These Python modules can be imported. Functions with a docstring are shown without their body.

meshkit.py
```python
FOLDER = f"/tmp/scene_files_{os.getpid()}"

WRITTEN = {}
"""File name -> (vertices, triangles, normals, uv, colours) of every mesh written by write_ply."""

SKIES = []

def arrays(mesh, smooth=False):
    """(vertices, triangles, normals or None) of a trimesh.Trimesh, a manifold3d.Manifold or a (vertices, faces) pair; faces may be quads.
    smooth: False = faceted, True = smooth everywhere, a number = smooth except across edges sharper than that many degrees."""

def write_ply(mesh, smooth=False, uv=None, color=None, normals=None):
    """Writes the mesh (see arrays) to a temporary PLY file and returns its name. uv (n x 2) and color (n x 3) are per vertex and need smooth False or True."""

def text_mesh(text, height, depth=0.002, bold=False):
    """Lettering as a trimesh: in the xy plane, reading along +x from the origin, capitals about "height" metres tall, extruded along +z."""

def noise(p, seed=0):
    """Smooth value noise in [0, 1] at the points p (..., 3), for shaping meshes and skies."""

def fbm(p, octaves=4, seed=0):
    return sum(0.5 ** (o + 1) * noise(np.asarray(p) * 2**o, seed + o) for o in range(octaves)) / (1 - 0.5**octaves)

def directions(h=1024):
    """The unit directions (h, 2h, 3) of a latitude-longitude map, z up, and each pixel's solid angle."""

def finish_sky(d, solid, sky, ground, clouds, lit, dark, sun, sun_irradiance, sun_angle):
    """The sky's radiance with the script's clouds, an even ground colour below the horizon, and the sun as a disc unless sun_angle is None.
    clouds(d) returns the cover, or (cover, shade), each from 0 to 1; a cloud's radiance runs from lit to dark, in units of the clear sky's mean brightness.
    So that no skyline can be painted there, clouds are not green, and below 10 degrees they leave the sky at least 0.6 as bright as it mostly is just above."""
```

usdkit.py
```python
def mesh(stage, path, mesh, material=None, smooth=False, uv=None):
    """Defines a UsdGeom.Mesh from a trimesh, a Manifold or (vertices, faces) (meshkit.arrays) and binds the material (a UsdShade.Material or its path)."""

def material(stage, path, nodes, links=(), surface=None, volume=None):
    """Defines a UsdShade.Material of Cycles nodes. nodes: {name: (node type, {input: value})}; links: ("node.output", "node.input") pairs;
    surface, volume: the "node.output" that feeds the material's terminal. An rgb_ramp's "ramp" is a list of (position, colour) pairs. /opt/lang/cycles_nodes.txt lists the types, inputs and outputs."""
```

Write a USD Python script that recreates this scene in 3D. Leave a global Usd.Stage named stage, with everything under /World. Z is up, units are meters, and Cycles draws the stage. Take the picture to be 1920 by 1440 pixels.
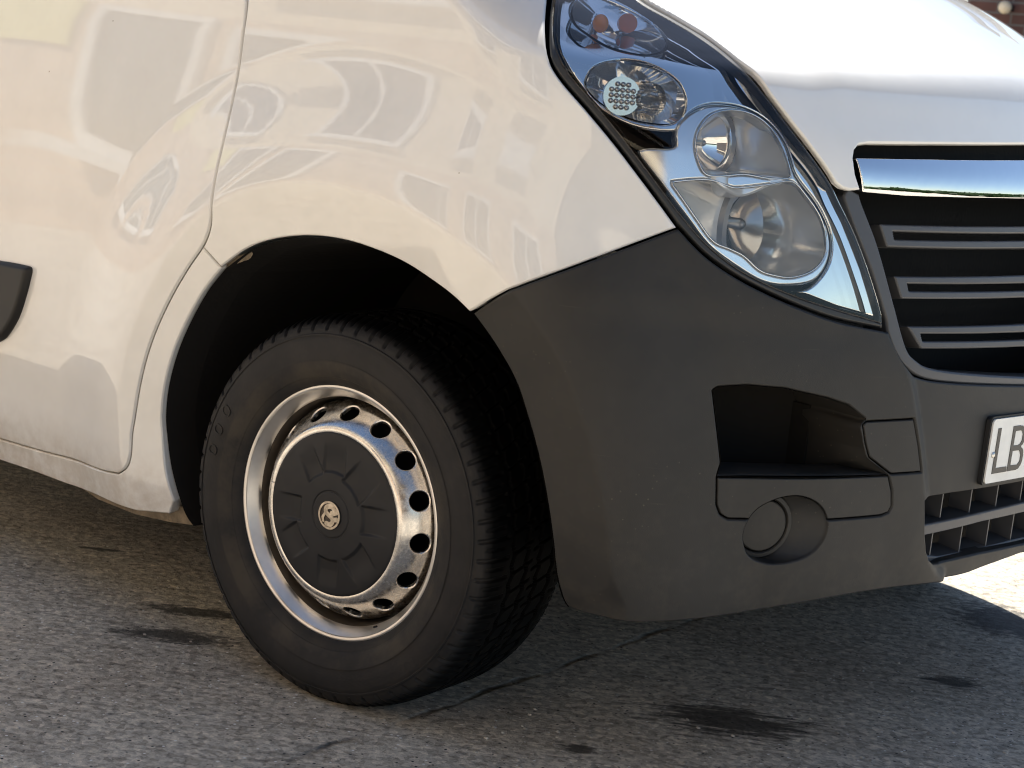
import math
import numpy as np
import shapely
import trimesh
from scipy.interpolate import PchipInterpolator
from scipy.spatial import Delaunay
from shapely.geometry import Polygon, LineString, Point, box as sbox
from shapely.ops import unary_union
from pxr import Gf, Sdf, Usd, UsdGeom, UsdLux, UsdShade
import usdkit
import meshkit

# ------------------------------------------------------------------ camera, sky, sun, exposure
stage = Usd.Stage.CreateInMemory()
UsdGeom.Xform.Define(stage, '/World')
UsdGeom.Scope.Define(stage, '/World/Looks')
CAM = np.array([2.3031, -3.1182, 1.1097])
YAW, PITCH, ROLL, FPX = 0.72599, 0.16492, 0.10767, 3600.0
EXPOSURE = 1.02
SUN = np.array([-0.40, 0.41, 0.82]); SUN /= np.linalg.norm(SUN)
SUN_I, SKY_S = 1.25, 0.08

fw = np.array([-math.sin(YAW) * math.cos(PITCH), math.cos(YAW) * math.cos(PITCH), -math.sin(PITCH)])
rt0 = np.array([math.cos(YAW), math.sin(YAW), 0.0]); up0 = np.cross(rt0, fw)
RT = math.cos(ROLL) * rt0 + math.sin(ROLL) * up0
UP = -math.sin(ROLL) * rt0 + math.cos(ROLL) * up0
cam = UsdGeom.Camera.Define(stage, '/World/camera')
cam.CreateHorizontalApertureAttr(36.0); cam.CreateVerticalApertureAttr(27.0)
cam.CreateFocalLengthAttr(FPX / 1920 * 36.0)
cam.CreateFStopAttr(11.0); cam.CreateFocusDistanceAttr(3.12)
cam.CreateExposureAttr(EXPOSURE)
m4 = Gf.Matrix4d(*RT, 0, *UP, 0, *(-fw), 0, *CAM, 1)
cam.AddTransformOp().Set(m4)

sky = UsdLux.DomeLight.Define(stage, '/World/sky')
skym = usdkit.material(stage, '/World/Looks/sky_material', {
    'tex': ('sky_texture', {'sky_type': 'single_scattering', 'sun_disc': False, 'sun_elevation': float(math.asin(SUN[2])),
                            'sun_rotation': float(math.atan2(SUN[0], SUN[1])), 'altitude': 50.0, 'aerosol_density': 0.3}),
    'co': ('texture_coordinate', {}),
    'mp': ('mapping', {'scale': (2.2, 2.2, 5.0), 'location': (0.3, 0.1, 0.4)}),
    'nz': ('noise_texture', {'scale': 1.6, 'detail': 6.0, 'roughness': 0.55}),
    'rp': ('rgb_ramp', {'ramp': [(0.0, (0, 0, 0)), (0.60, (0, 0, 0)), (0.72, (1, 1, 1)), (1.0, (1, 1, 1))]}),
    'mx': ('mix_color', {'b': (14.0, 14.5, 15.0)}),
    'bg': ('background_shader', {'strength': SKY_S})},
    [('co.generated', 'mp.vector'), ('mp.vector', 'nz.vector'), ('nz.fac', 'rp.fac'), ('rp.color', 'mx.fac'),
     ('tex.color', 'mx.a'), ('mx.result', 'bg.color')] if False else [('tex.color', 'bg.color')], surface='bg.background')
UsdShade.MaterialBindingAPI.Apply(sky.GetPrim()).Bind(skym)
sky.GetPrim().SetCustomDataByKey('kind', 'structure')

sun = UsdLux.DistantLight.Define(stage, '/World/sun')
sun.CreateIntensityAttr(SUN_I); sun.CreateAngleAttr(0.5); sun.CreateColorAttr(Gf.Vec3f(1.0, 0.95, 0.87)); sun.CreateNormalizeAttr(True)
zx = np.cross([0, 0, 1.0], SUN); zx /= np.linalg.norm(zx); zy = np.cross(SUN, zx)
sun.AddTransformOp().Set(Gf.Matrix4d(*zx, 0, *zy, 0, *SUN, 0, 0, 0, 30, 1))

# ------------------------------------------------------------------ small helpers
used = {}
def path_for(name, parent='/World'):
    parent = str(parent)
    key = (parent, name); n = used.get(key, 0); used[key] = n + 1
    return f'{parent}/{name}' if n == 0 else f'{parent}/{name}_{n:03d}'
def pth(p):
    return str(p.GetPath()) if hasattr(p, 'GetPath') else str(p)
def tag(o, label=None, category=None, group=None, kind=None):
    p = o.GetPrim() if hasattr(o, 'GetPrim') else o
    for k, v in (('label', label), ('category', category), ('group', group), ('kind', kind)):
        if v: p.SetCustomDataByKey(k, v)
    return p
def thing(name, label, category, loc=(0, 0, 0), rotz=0.0, group=None):
    x = UsdGeom.Xform.Define(stage, path_for(name))
    x.AddTranslateOp().Set(Gf.Vec3d(*loc))
    if rotz: x.AddRotateZOp().Set(math.degrees(rotz))
    tag(x, label, category, group); return x.GetPrim()
def obj(name, mesh, mat, parent='/World', smooth=False, label=None, kind=None):
    m = usdkit.mesh(stage, path_for(name, pth(parent)), mesh, mat, smooth)
    tag(m, label, kind=kind); return m.GetPrim()
def obj_vfn(name, vfn, mat, parent='/World', label=None):
    v, f, n = vfn
    m = UsdGeom.Mesh.Define(stage, path_for(name, pth(parent)))
    from pxr import Vt
    m.CreatePointsAttr(Vt.Vec3fArray.FromNumpy(np.asarray(v, np.float32)))
    m.CreateFaceVertexCountsAttr(Vt.IntArray.FromNumpy(np.full(len(f), 3, np.int32)))
    m.CreateFaceVertexIndicesAttr(Vt.IntArray.FromNumpy(np.asarray(f, np.int32).ravel()))
    m.CreateSubdivisionSchemeAttr('none')
    m.CreateNormalsAttr(Vt.Vec3fArray.FromNumpy(np.asarray(n, np.float32))); m.SetNormalsInterpolation('vertex')
    UsdShade.MaterialBindingAPI.Apply(m.GetPrim()).Bind(mat)
    tag(m, label); return m.GetPrim()
def mat(name, nodes, links=(), surface='p.BSDF'):
    return usdkit.material(stage, f'/World/Looks/{name}', nodes, links, surface=surface)
def bx(x0, x1, y0, y1, z0, z1):
    b = trimesh.creation.box([x1 - x0, y1 - y0, z1 - z0]); b.apply_translation([(x0 + x1) / 2, (y0 + y1) / 2, (z0 + z1) / 2]); return b
def cat(ms): return trimesh.util.concatenate(ms)

# ------------------------------------------------------------------ materials
def plain(name, col, rough=0.5, metal=0.0, spec=0.5, coat=0.0, coat_rough=0.03, bump=None, var=None):
    nodes = {'p': ('principled_bsdf', {'base_color': col, 'roughness': rough, 'metallic': metal, 'specular_ior_level': spec,
                                       'coat_weight': coat, 'coat_roughness': coat_rough})}
    links = []
    nodes['g'] = ('texture_coordinate', {})
    if bump:
        nodes['bn'] = ('noise_texture', {'scale': bump[0], 'detail': 3.0})
        nodes['bp'] = ('bump', {'strength': bump[1], 'distance': bump[2]})
        links += [('g.object', 'bn.vector'), ('bn.fac', 'bp.height'), ('bp.normal', 'p.normal')]
    if var:
        nodes['vn'] = ('noise_texture', {'scale': var[0], 'detail': 5.0, 'roughness': 0.6})
        nodes['vr'] = ('rgb_ramp', {'ramp': [(0.3, tuple(c * var[1] for c in col)), (0.7, tuple(min(1, c * var[2]) for c in col))]})
        links += [('g.object', 'vn.vector'), ('vn.fac', 'vr.fac'), ('vr.color', 'p.base_color')]
    return mat(name, nodes, links)

# white van paint: clear coat over solid white, road film that grows towards the sill, a few specks
PAINT = mat('white_paint', {
    'g': ('texture_coordinate', {}), 'sx': ('separate_xyz', {}),
    'n1': ('noise_texture', {'scale': 9.0, 'detail': 8.0, 'roughness': 0.65}),
    'mr': ('map_range', {'from_min': 0.36, 'from_max': 0.20, 'to_min': 0.0, 'to_max': 1.0, 'clamp': True}),
    'n2': ('noise_texture', {'scale': 26.0, 'detail': 6.0, 'roughness': 0.7}),
    'ad': ('math', {'math_type': 'multiply_add', 'value2': 2.3, 'value3': -0.72}),
    'dm': ('math', {'math_type': 'multiply', 'use_clamp': True}),
    'v': ('voronoi_texture', {'scale': 17.0}),
    'vt': ('math', {'math_type': 'less_than', 'value2': 0.025}),
    'n3': ('noise_texture', {'scale': 3.0, 'detail': 2.0}),
    'vm': ('math', {'math_type': 'greater_than', 'value2': 0.56}),
    'vq': ('math', {'math_type': 'multiply'}),
    'r': ('rgb_ramp', {'ramp': [(0.3, (0.69, 0.675, 0.635)), (0.7, (0.735, 0.72, 0.68))]}),
    'mx': ('mix_color', {'b': (0.33, 0.25, 0.17)}),
    'm2': ('mix_color', {'b': (0.25, 0.2, 0.15)}),
    'rr': ('map_range', {'from_min': 0.0, 'from_max': 1.0, 'to_min': 0.025, 'to_max': 0.4}),
    'p': ('principled_bsdf', {'roughness': 0.35, 'coat_weight': 1.0, 'coat_ior': 1.6, 'specular_ior_level': 0.3})},
    [('g.object', 'n1.vector'), ('g.object', 'n2.vector'), ('g.object', 'sx.vector'), ('g.object', 'v.vector'), ('g.object', 'n3.vector'),
     ('sx.z', 'mr.value'), ('n2.fac', 'ad.value1'), ('mr.result', 'dm.value1'), ('ad.value', 'dm.value2'),
     ('v.distance', 'vt.value1'), ('n3.fac', 'vm.value1'), ('vt.value', 'vq.value1'), ('vm.value', 'vq.value2'),
     ('n1.fac', 'r.fac'), ('r.color', 'mx.a'), ('dm.value', 'mx.fac'), ('mx.result', 'm2.a'), ('vq.value', 'm2.fac'),
     ('m2.result', 'p.base_color'), ('dm.value', 'rr.value'), ('rr.result', 'p.coat_roughness')])
BUMPER = mat('grained_plastic', {
    'g': ('texture_coordinate', {}),
    'n': ('noise_texture', {'scale': 900.0, 'detail': 2.0}),
    'n1': ('noise_texture', {'scale': 7.0, 'detail': 7.0, 'roughness': 0.65}),
    'r': ('rgb_ramp', {'ramp': [(0.3, (0.0135, 0.0128, 0.0115)), (0.72, (0.0275, 0.0258, 0.0230))]}),
    'rr': ('map_range', {'from_min': 0.3, 'from_max': 0.7, 'to_min': 0.44, 'to_max': 0.60}),
    'sx': ('separate_xyz', {}), 'mz': ('map_range', {'from_min': 0.62, 'from_max': 0.26, 'to_min': 0.12, 'to_max': 1.0, 'clamp': True}),
    'n4': ('noise_texture', {'scale': 18.0, 'detail': 9.0, 'roughness': 0.75}), 'm4': ('map_range', {'from_min': 0.48, 'from_max': 0.74, 'to_min': 0.0, 'to_max': 0.32, 'clamp': True}),
    'mm': ('math', {'math_type': 'multiply'}),
    'vs': ('voronoi_texture', {'scale': 70.0}), 'vl': ('math', {'math_type': 'less_than', 'value2': 0.10}), 'n5': ('noise_texture', {'scale': 5.0, 'detail': 3.0}), 'm5': ('map_range', {'from_min': 0.50, 'from_max': 0.70, 'to_min': 0.0, 'to_max': 0.55, 'clamp': True}),
    'ms': ('math', {'math_type': 'multiply'}), 'ml': ('mapping', {'rotation': (0.5, 0.3, 0.6), 'scale': (6.0, 6.0, 160.0)}), 'n6': ('noise_texture', {'scale': 1.0, 'detail': 3.0}), 'm6': ('map_range', {'from_min': 0.70, 'from_max': 0.76, 'to_min': 0.0, 'to_max': 0.18, 'clamp': True}), 'mx': ('math', {'math_type': 'maximum'}), 'mx2': ('math', {'math_type': 'maximum'}), 'du': ('mix_color', {'b': (0.085, 0.070, 0.052)}),
    'b': ('bump', {'strength': 0.35, 'distance': 0.0006}),
    'p': ('principled_bsdf', {'specular_ior_level': 0.36})},
    [('g.object', 'n.vector'), ('g.object', 'n1.vector'), ('n1.fac', 'r.fac'), ('r.color', 'du.a'), ('du.result', 'p.base_color'), ('g.object', 'sx.vector'), ('sx.z', 'mz.value'), ('g.object', 'n4.vector'), ('n4.fac', 'm4.value'), ('mz.result', 'mm.value1'), ('m4.result', 'mm.value2'), ('g.object', 'vs.vector'), ('vs.distance', 'vl.value1'), ('g.object', 'n5.vector'), ('n5.fac', 'm5.value'), ('vl.value', 'ms.value1'), ('m5.result', 'ms.value2'), ('g.object', 'ml.vector'), ('ml.vector', 'n6.vector'), ('n6.fac', 'm6.value'), ('mm.value', 'mx.value1'), ('ms.value', 'mx.value2'), ('mx.value', 'mx2.value1'), ('m6.result', 'mx2.value2'), ('mx2.value', 'du.fac'), ('n1.fac', 'rr.value'),
     ('rr.result', 'p.roughness'), ('n.fac', 'b.height'), ('b.normal', 'p.normal')])
BLACK = plain('black_plastic', (0.012, 0.012, 0.012), 0.55)
VOID = plain('black_liner', (0.010, 0.009, 0.008), 0.9, spec=0.2, bump=(120, 0.5, 0.002))
GASKET = plain('rubber_seal', (0.02, 0.02, 0.02), 0.35)
GRILLE = plain('grille_plastic', (0.065, 0.065, 0.068), 0.40, bump=(700, 0.2, 0.0005))
CHROME = plain('chrome', (0.86, 0.87, 0.88), 0.03, 1.0, bump=(14, 0.05, 0.01))
BOWL = plain('lamp_bowl_mirror', (0.95, 0.95, 0.95), 0.04, 0.82, spec=0.8)
REFLECTOR = plain('mirror_reflector', (0.86, 0.86, 0.86), 0.03, 1.0)
SATIN = plain('satin_silver', (0.94, 0.93, 0.91), 0.18, 0.5, spec=0.7)
BEZEL = plain('bezel_silver', (0.90, 0.90, 0.89), 0.12, 0.85)
BULB = plain('amber_bulb', (0.95, 0.27, 0.02), 0.12, spec=0.8)
RING = plain('grey_ring', (0.35, 0.35, 0.36), 0.3, 0.6)
STEEL = mat('wheel_steel', {
    'g': ('texture_coordinate', {}),
    'n': ('noise_texture', {'scale': 14.0, 'detail': 5.0, 'roughness': 0.6}),
    'n2': ('noise_texture', {'scale': 70.0, 'detail': 5.0, 'roughness': 0.7}),
    'r': ('rgb_ramp', {'ramp': [(0.24, (0.34, 0.25, 0.18)), (0.34, (0.62, 0.59, 0.55)), (0.60, (0.76, 0.74, 0.71))]}),
    'rr': ('rgb_ramp', {'ramp': [(0.35, (0.34, 0.34, 0.34)), (0.65, (0.17, 0.17, 0.17))]}),
    'mr': ('rgb_ramp', {'ramp': [(0.26, (0.5, 0.5, 0.5)), (0.38, (1, 1, 1))]}),
    'p': ('principled_bsdf', {})},
    [('g.object', 'n.vector'), ('g.object', 'n2.vector'), ('n.fac', 'r.fac'), ('r.color', 'p.base_color'), ('n2.fac', 'rr.fac'),
     ('rr.color', 'p.roughness'), ('n.fac', 'mr.fac'), ('mr.color', 'p.metallic')])
WELL = plain('shade_toned_steel', (0.085, 0.070, 0.055), 0.55, 0.4, var=(15, 0.7, 1.3))  # dark tone stands in for the shade deep inside the rim barrel
RIMSTEEL = plain('rim_steel', (0.74, 0.72, 0.69), 0.37, 1.0, var=(12, 0.82, 1.08))
CAP = plain('wheel_cap_plastic', (0.013, 0.013, 0.014), 0.5, spec=0.3, bump=(500, 0.3, 0.0006), var=(12, 0.75, 1.4))
EMBLEM = plain('dull_metal', (0.52, 0.45, 0.37), 0.3, 1.0, var=(90, 0.5, 1.3))
EMBLEM_BASE = plain('dark_badge', (0.035, 0.022, 0.014), 0.3)
TYRE = mat('tyre_rubber', {
    'g': ('texture_coordinate', {}),
    'n': ('noise_texture', {'scale': 16.0, 'detail': 8.0, 'roughness': 0.7}),
    'n2': ('noise_texture', {'scale': 260.0, 'detail': 3.0}),
    'r': ('rgb_ramp', {'ramp': [(0.32, (0.012, 0.012, 0.012)), (0.55, (0.018, 0.017, 0.017)), (0.75, (0.030, 0.027, 0.024))]}),
    'b': ('bump', {'strength': 0.3, 'distance': 0.0012}),
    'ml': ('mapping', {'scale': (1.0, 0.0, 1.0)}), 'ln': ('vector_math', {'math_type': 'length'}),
    'dr': ('rgb_ramp', {'ramp': [(0.0, (0, 0, 0)), (0.222, (0.2, 0.2, 0.2)), (0.236, (0.9, 0.9, 0.9)), (0.259, (0.75, 0.75, 0.75)), (0.264, (0.15, 0.15, 0.15)), (0.31, (0.1, 0.1, 0.1)), (1.0, (0.1, 0.1, 0.1))]}),
    'dn': ('noise_texture', {'scale': 9.0, 'detail': 6.0, 'roughness': 0.65}), 'dt': ('map_range', {'from_min': 0.42, 'from_max': 0.6, 'to_min': 0.0, 'to_max': 0.75, 'clamp': True}),
    'dm': ('math', {'math_type': 'multiply'}), 'mx': ('mix_color', {'b': (0.055, 0.046, 0.034)}), 'tr': ('map_range', {'from_min': 0.320, 'from_max': 0.330, 'clamp': True}), 'm3': ('mix_color', {'b': (0.0025, 0.0025, 0.0025)}), 'sl': ('map_range', {'from_min': 0.0, 'from_max': 1.0, 'to_min': 0.24, 'to_max': 0.06}),  # tread colour blackened past the shoulder to stand in for the arch's shade
    'p': ('principled_bsdf', {'roughness': 0.62, 'specular_ior_level': 0.22})},
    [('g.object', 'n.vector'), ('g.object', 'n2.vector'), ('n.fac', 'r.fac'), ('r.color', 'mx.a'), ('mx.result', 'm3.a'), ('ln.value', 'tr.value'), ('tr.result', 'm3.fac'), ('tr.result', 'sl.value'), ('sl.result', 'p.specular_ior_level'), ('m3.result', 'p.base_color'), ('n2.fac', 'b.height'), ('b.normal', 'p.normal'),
     ('g.object', 'ml.vector'), ('ml.vector', 'ln.vector1'), ('ln.value', 'dr.fac'), ('g.object', 'dn.vector'), ('dn.fac', 'dt.value'), ('dt.result', 'dm.value1'), ('dr.color', 'dm.value2'), ('dm.value', 'mx.fac')])
PLATE = plain('plate_white', (0.74, 0.73, 0.68), 0.28, var=(25, 0.9, 1.05))
INK = plain('plate_ink', (0.02, 0.02, 0.018), 0.4)
SCREW = plain('zinc_screw', (0.6, 0.6, 0.58), 0.3, 1.0)
GLASSDARK = plain('dark_window_glass', (0.010, 0.012, 0.013), 0.02, spec=0.6)
LENS = mat('clear_lens', {
    'f': ('fresnel', {'IOR': 1.45}), 't': ('transparent_bsdf', {'color': (0.97, 0.975, 0.97)}),
    'gl': ('glossy_bsdf', {'roughness': 0.01, 'color': (1, 1, 1)}), 'm': ('mix_closure', {})},
    [('f.fac', 'm.fac'), ('t.BSDF', 'm.closure1'), ('gl.BSDF', 'm.closure2')], surface='m.closure')
MUD = plain('dried_mud', (0.22, 0.175, 0.12), 0.9, bump=(90, 0.8, 0.004), var=(40, 0.6, 1.3))

# ------------------------------------------------------------------ the van's skin as one smooth shell
def crown(y, z):
    t = np.clip((z - 1.0) / 0.1, 0, 1); return z + 0.20 * y * y / (1 + (y / 0.55) ** 2) * t * t * (3 - 2 * t)
NX, MY = 2.0, 2.6
X0F = PchipInterpolator([0.1, 1.05, 1.12, 1.20, 1.30, 1.45], [0.25, 0.25, 0.235, 0.15, -0.10, -0.50])
XF = PchipInterpolator([0.15, 0.25, 0.32, 0.42, 0.55, 0.68, 0.80, 0.90, 1.00, 1.06, 1.10, 1.14, 1.17, 1.195, 1.225, 1.275, 1.34, 1.405, 1.48],
                       [0.72, 0.765, 0.785, 0.798, 0.803, 0.80, 0.785, 0.767, 0.745, 0.728, 0.713, 0.693, 0.668, 0.618, 0.55, 0.445, 0.315, 0.125, -0.08])
WD = PchipInterpolator([0.10, 0.25, 0.35, 0.50, 0.70, 0.90, 1.10, 1.20, 1.30, 1.45], [0.94, 0.975, 0.988, 1.0, 1.002, 0.994, 0.970, 0.953, 0.930, 0.89])
_ph = np.linspace(0, math.pi / 2, 4000)
_x = 0.25 + (0.79 - 0.25) * np.sin(_ph); _y = -np.cos(_ph) ** (2 / MY)
_s = np.concatenate([[0], np.cumsum(np.hypot(np.diff(_x), np.diff(_y)))])
UC = float(_s[-1])                                     # u at the nose
def phi_of_u(u):
    uu = np.where(u > UC, 2 * UC - u, u); p = np.interp(uu, _s, _ph); return np.where(u > UC, math.pi - p, p)
def shell0(u, z, d=0.0):
    u = np.asarray(u, float); z = np.asarray(z, float)
    p = phi_of_u(np.clip(u, 0, 2 * UC)); w = WD(z) - d; X0 = X0F(z); c = np.cos(p); y = -w * np.sign(c) * np.abs(c) ** (2 / MY)
    xf = np.maximum(XF(np.clip(crown(y, z), 0.15, 1.47)) - d, X0 + 1e-3)
    x = X0 + (xf - X0) * np.sin(p) + np.where(u < 0, u, 0) + np.where(u > 2 * UC, 2 * UC - u, 0)
    return np.stack([x, y, z * np.ones_like(x)], -1)
def Gimp(P, d):
    x, y, z = P[..., 0], np.abs(P[..., 1]), P[..., 2]
    zc = np.clip(z, 0.15, 1.45); w = WD(zc) - d; X0 = X0F(zc); xf = np.maximum(XF(np.clip(crown(y, zc), 0.15, 1.47)) - d, X0 + 1e-3)
    return np.where(x > X0, np.abs((x - X0) / (xf - X0)) ** NX, 0) + (y / w) ** MY - 1
def rays(px):
    px = np.atleast_2d(np.asarray(px, float))
    return fw + (px[:, :1] - 960) / FPX * RT - (px[:, 1:] - 720) / FPX * UP
def at(px, d=0.0):
    """Points measured in the photograph (1920 wide) -> (u, z) on the shell set in by d."""
    D = rays(px); ts = np.linspace(2.0, 6.5, 1500)
    P = CAM + ts[None, :, None] * D[:, None, :]
    g = Gimp(P, d); ok = (g[:, 1:] <= 0) & (g[:, :-1] > 0)
    if not ok.any(1).all():
        miss = ~ok.any(1); near = g.argmin(1)
        k = np.where(miss, near - 1, ok.argmax(1)).clip(0)
    else:
        k = ok.argmax(1)
    a, b = ts[k], ts[k + 1]
    for _ in range(30):
        m = (a + b) / 2; gm = Gimp(CAM + m[:, None] * D, d); a = np.where(gm > 0, m, a); b = np.where(gm > 0, b, m)
    P = CAM + b[:, None] * D
    x, y, z = P.T
    w = WD(z) - d; X0 = X0F(z); xf = np.maximum(XF(np.clip(crown(y, z), 0.15, 1.47)) - d, X0 + 1e-3)
    sx = np.clip((x - X0) / (xf - X0), 0, 1) ** (NX / 2); cy = np.minimum(np.abs(y) / w, 1) ** (MY / 2)
    p = np.arctan2(sx, cy); u = np.interp(p, _ph, _s); u = np.where(x < X0, x - X0, u); u = np.where(y > 0, 2 * UC - u, u)
    return np.stack([u, z], -1)
def poly_at(px, d=0.0): return Polygon(at(px, d)).buffer(0)
def xyz_at(px, d=0.0):
    q = at(px, d); return shell0(q[:, 0], q[:, 1], d)
def mirror_half(poly):
    half = poly.intersection(sbox(-9, -9, UC, 9))
    other = shapely.transform(half, lambda c: np.stack([2 * UC - c[:, 0], c[:, 1]], -1))
    return unary_union([half.buffer(1e-5), other.buffer(1e-5)]).buffer(0)

def biggest(p):
    return max(p.geoms, key=lambda g: g.area) if hasattr(p, 'geoms') else p
def loops(p):
    out = []
    for g in getattr(p, 'geoms', [p]):
        if g.is_empty: continue
        out.append(np.array(g.exterior.coords)[:-1]); out += [np.array(i.coords)[:-1] for i in g.interiors]
    return out
def resample(loop, h):
    L = LineString(np.vstack([loop, loop[:1]])); n = max(6, int(round(L.length / h)))
    # keep corners: walk each straight run separately
    pts = np.vstack([loop, loop[:1]]); out = []
    acc = [pts[0]]
    seg = np.diff(pts, axis=0); ang = np.arctan2(seg[:, 1], seg[:, 0])
    turn = np.abs((np.diff(np.concatenate([ang[-1:], ang])) + np.pi) % (2 * np.pi) - np.pi)
    corners = [i for i in range(len(loop)) if turn[i] > 0.35] or [0]
    for k, i in enumerate(corners):
        j = corners[(k + 1) % len(corners)]
        idx = list(range(i, j + 1)) if j > i else list(range(i, len(loop))) + list(range(0, j + 1))
        run = LineString(loop[idx]) if len(idx) > 1 else None
        if run is None or run.length == 0: continue
        m = max(1, int(round(run.length / h)))
        out += [np.array(run.interpolate(t, normalized=True).coords[0]) for t in np.arange(m) / m]
    return np.array(out)

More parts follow.
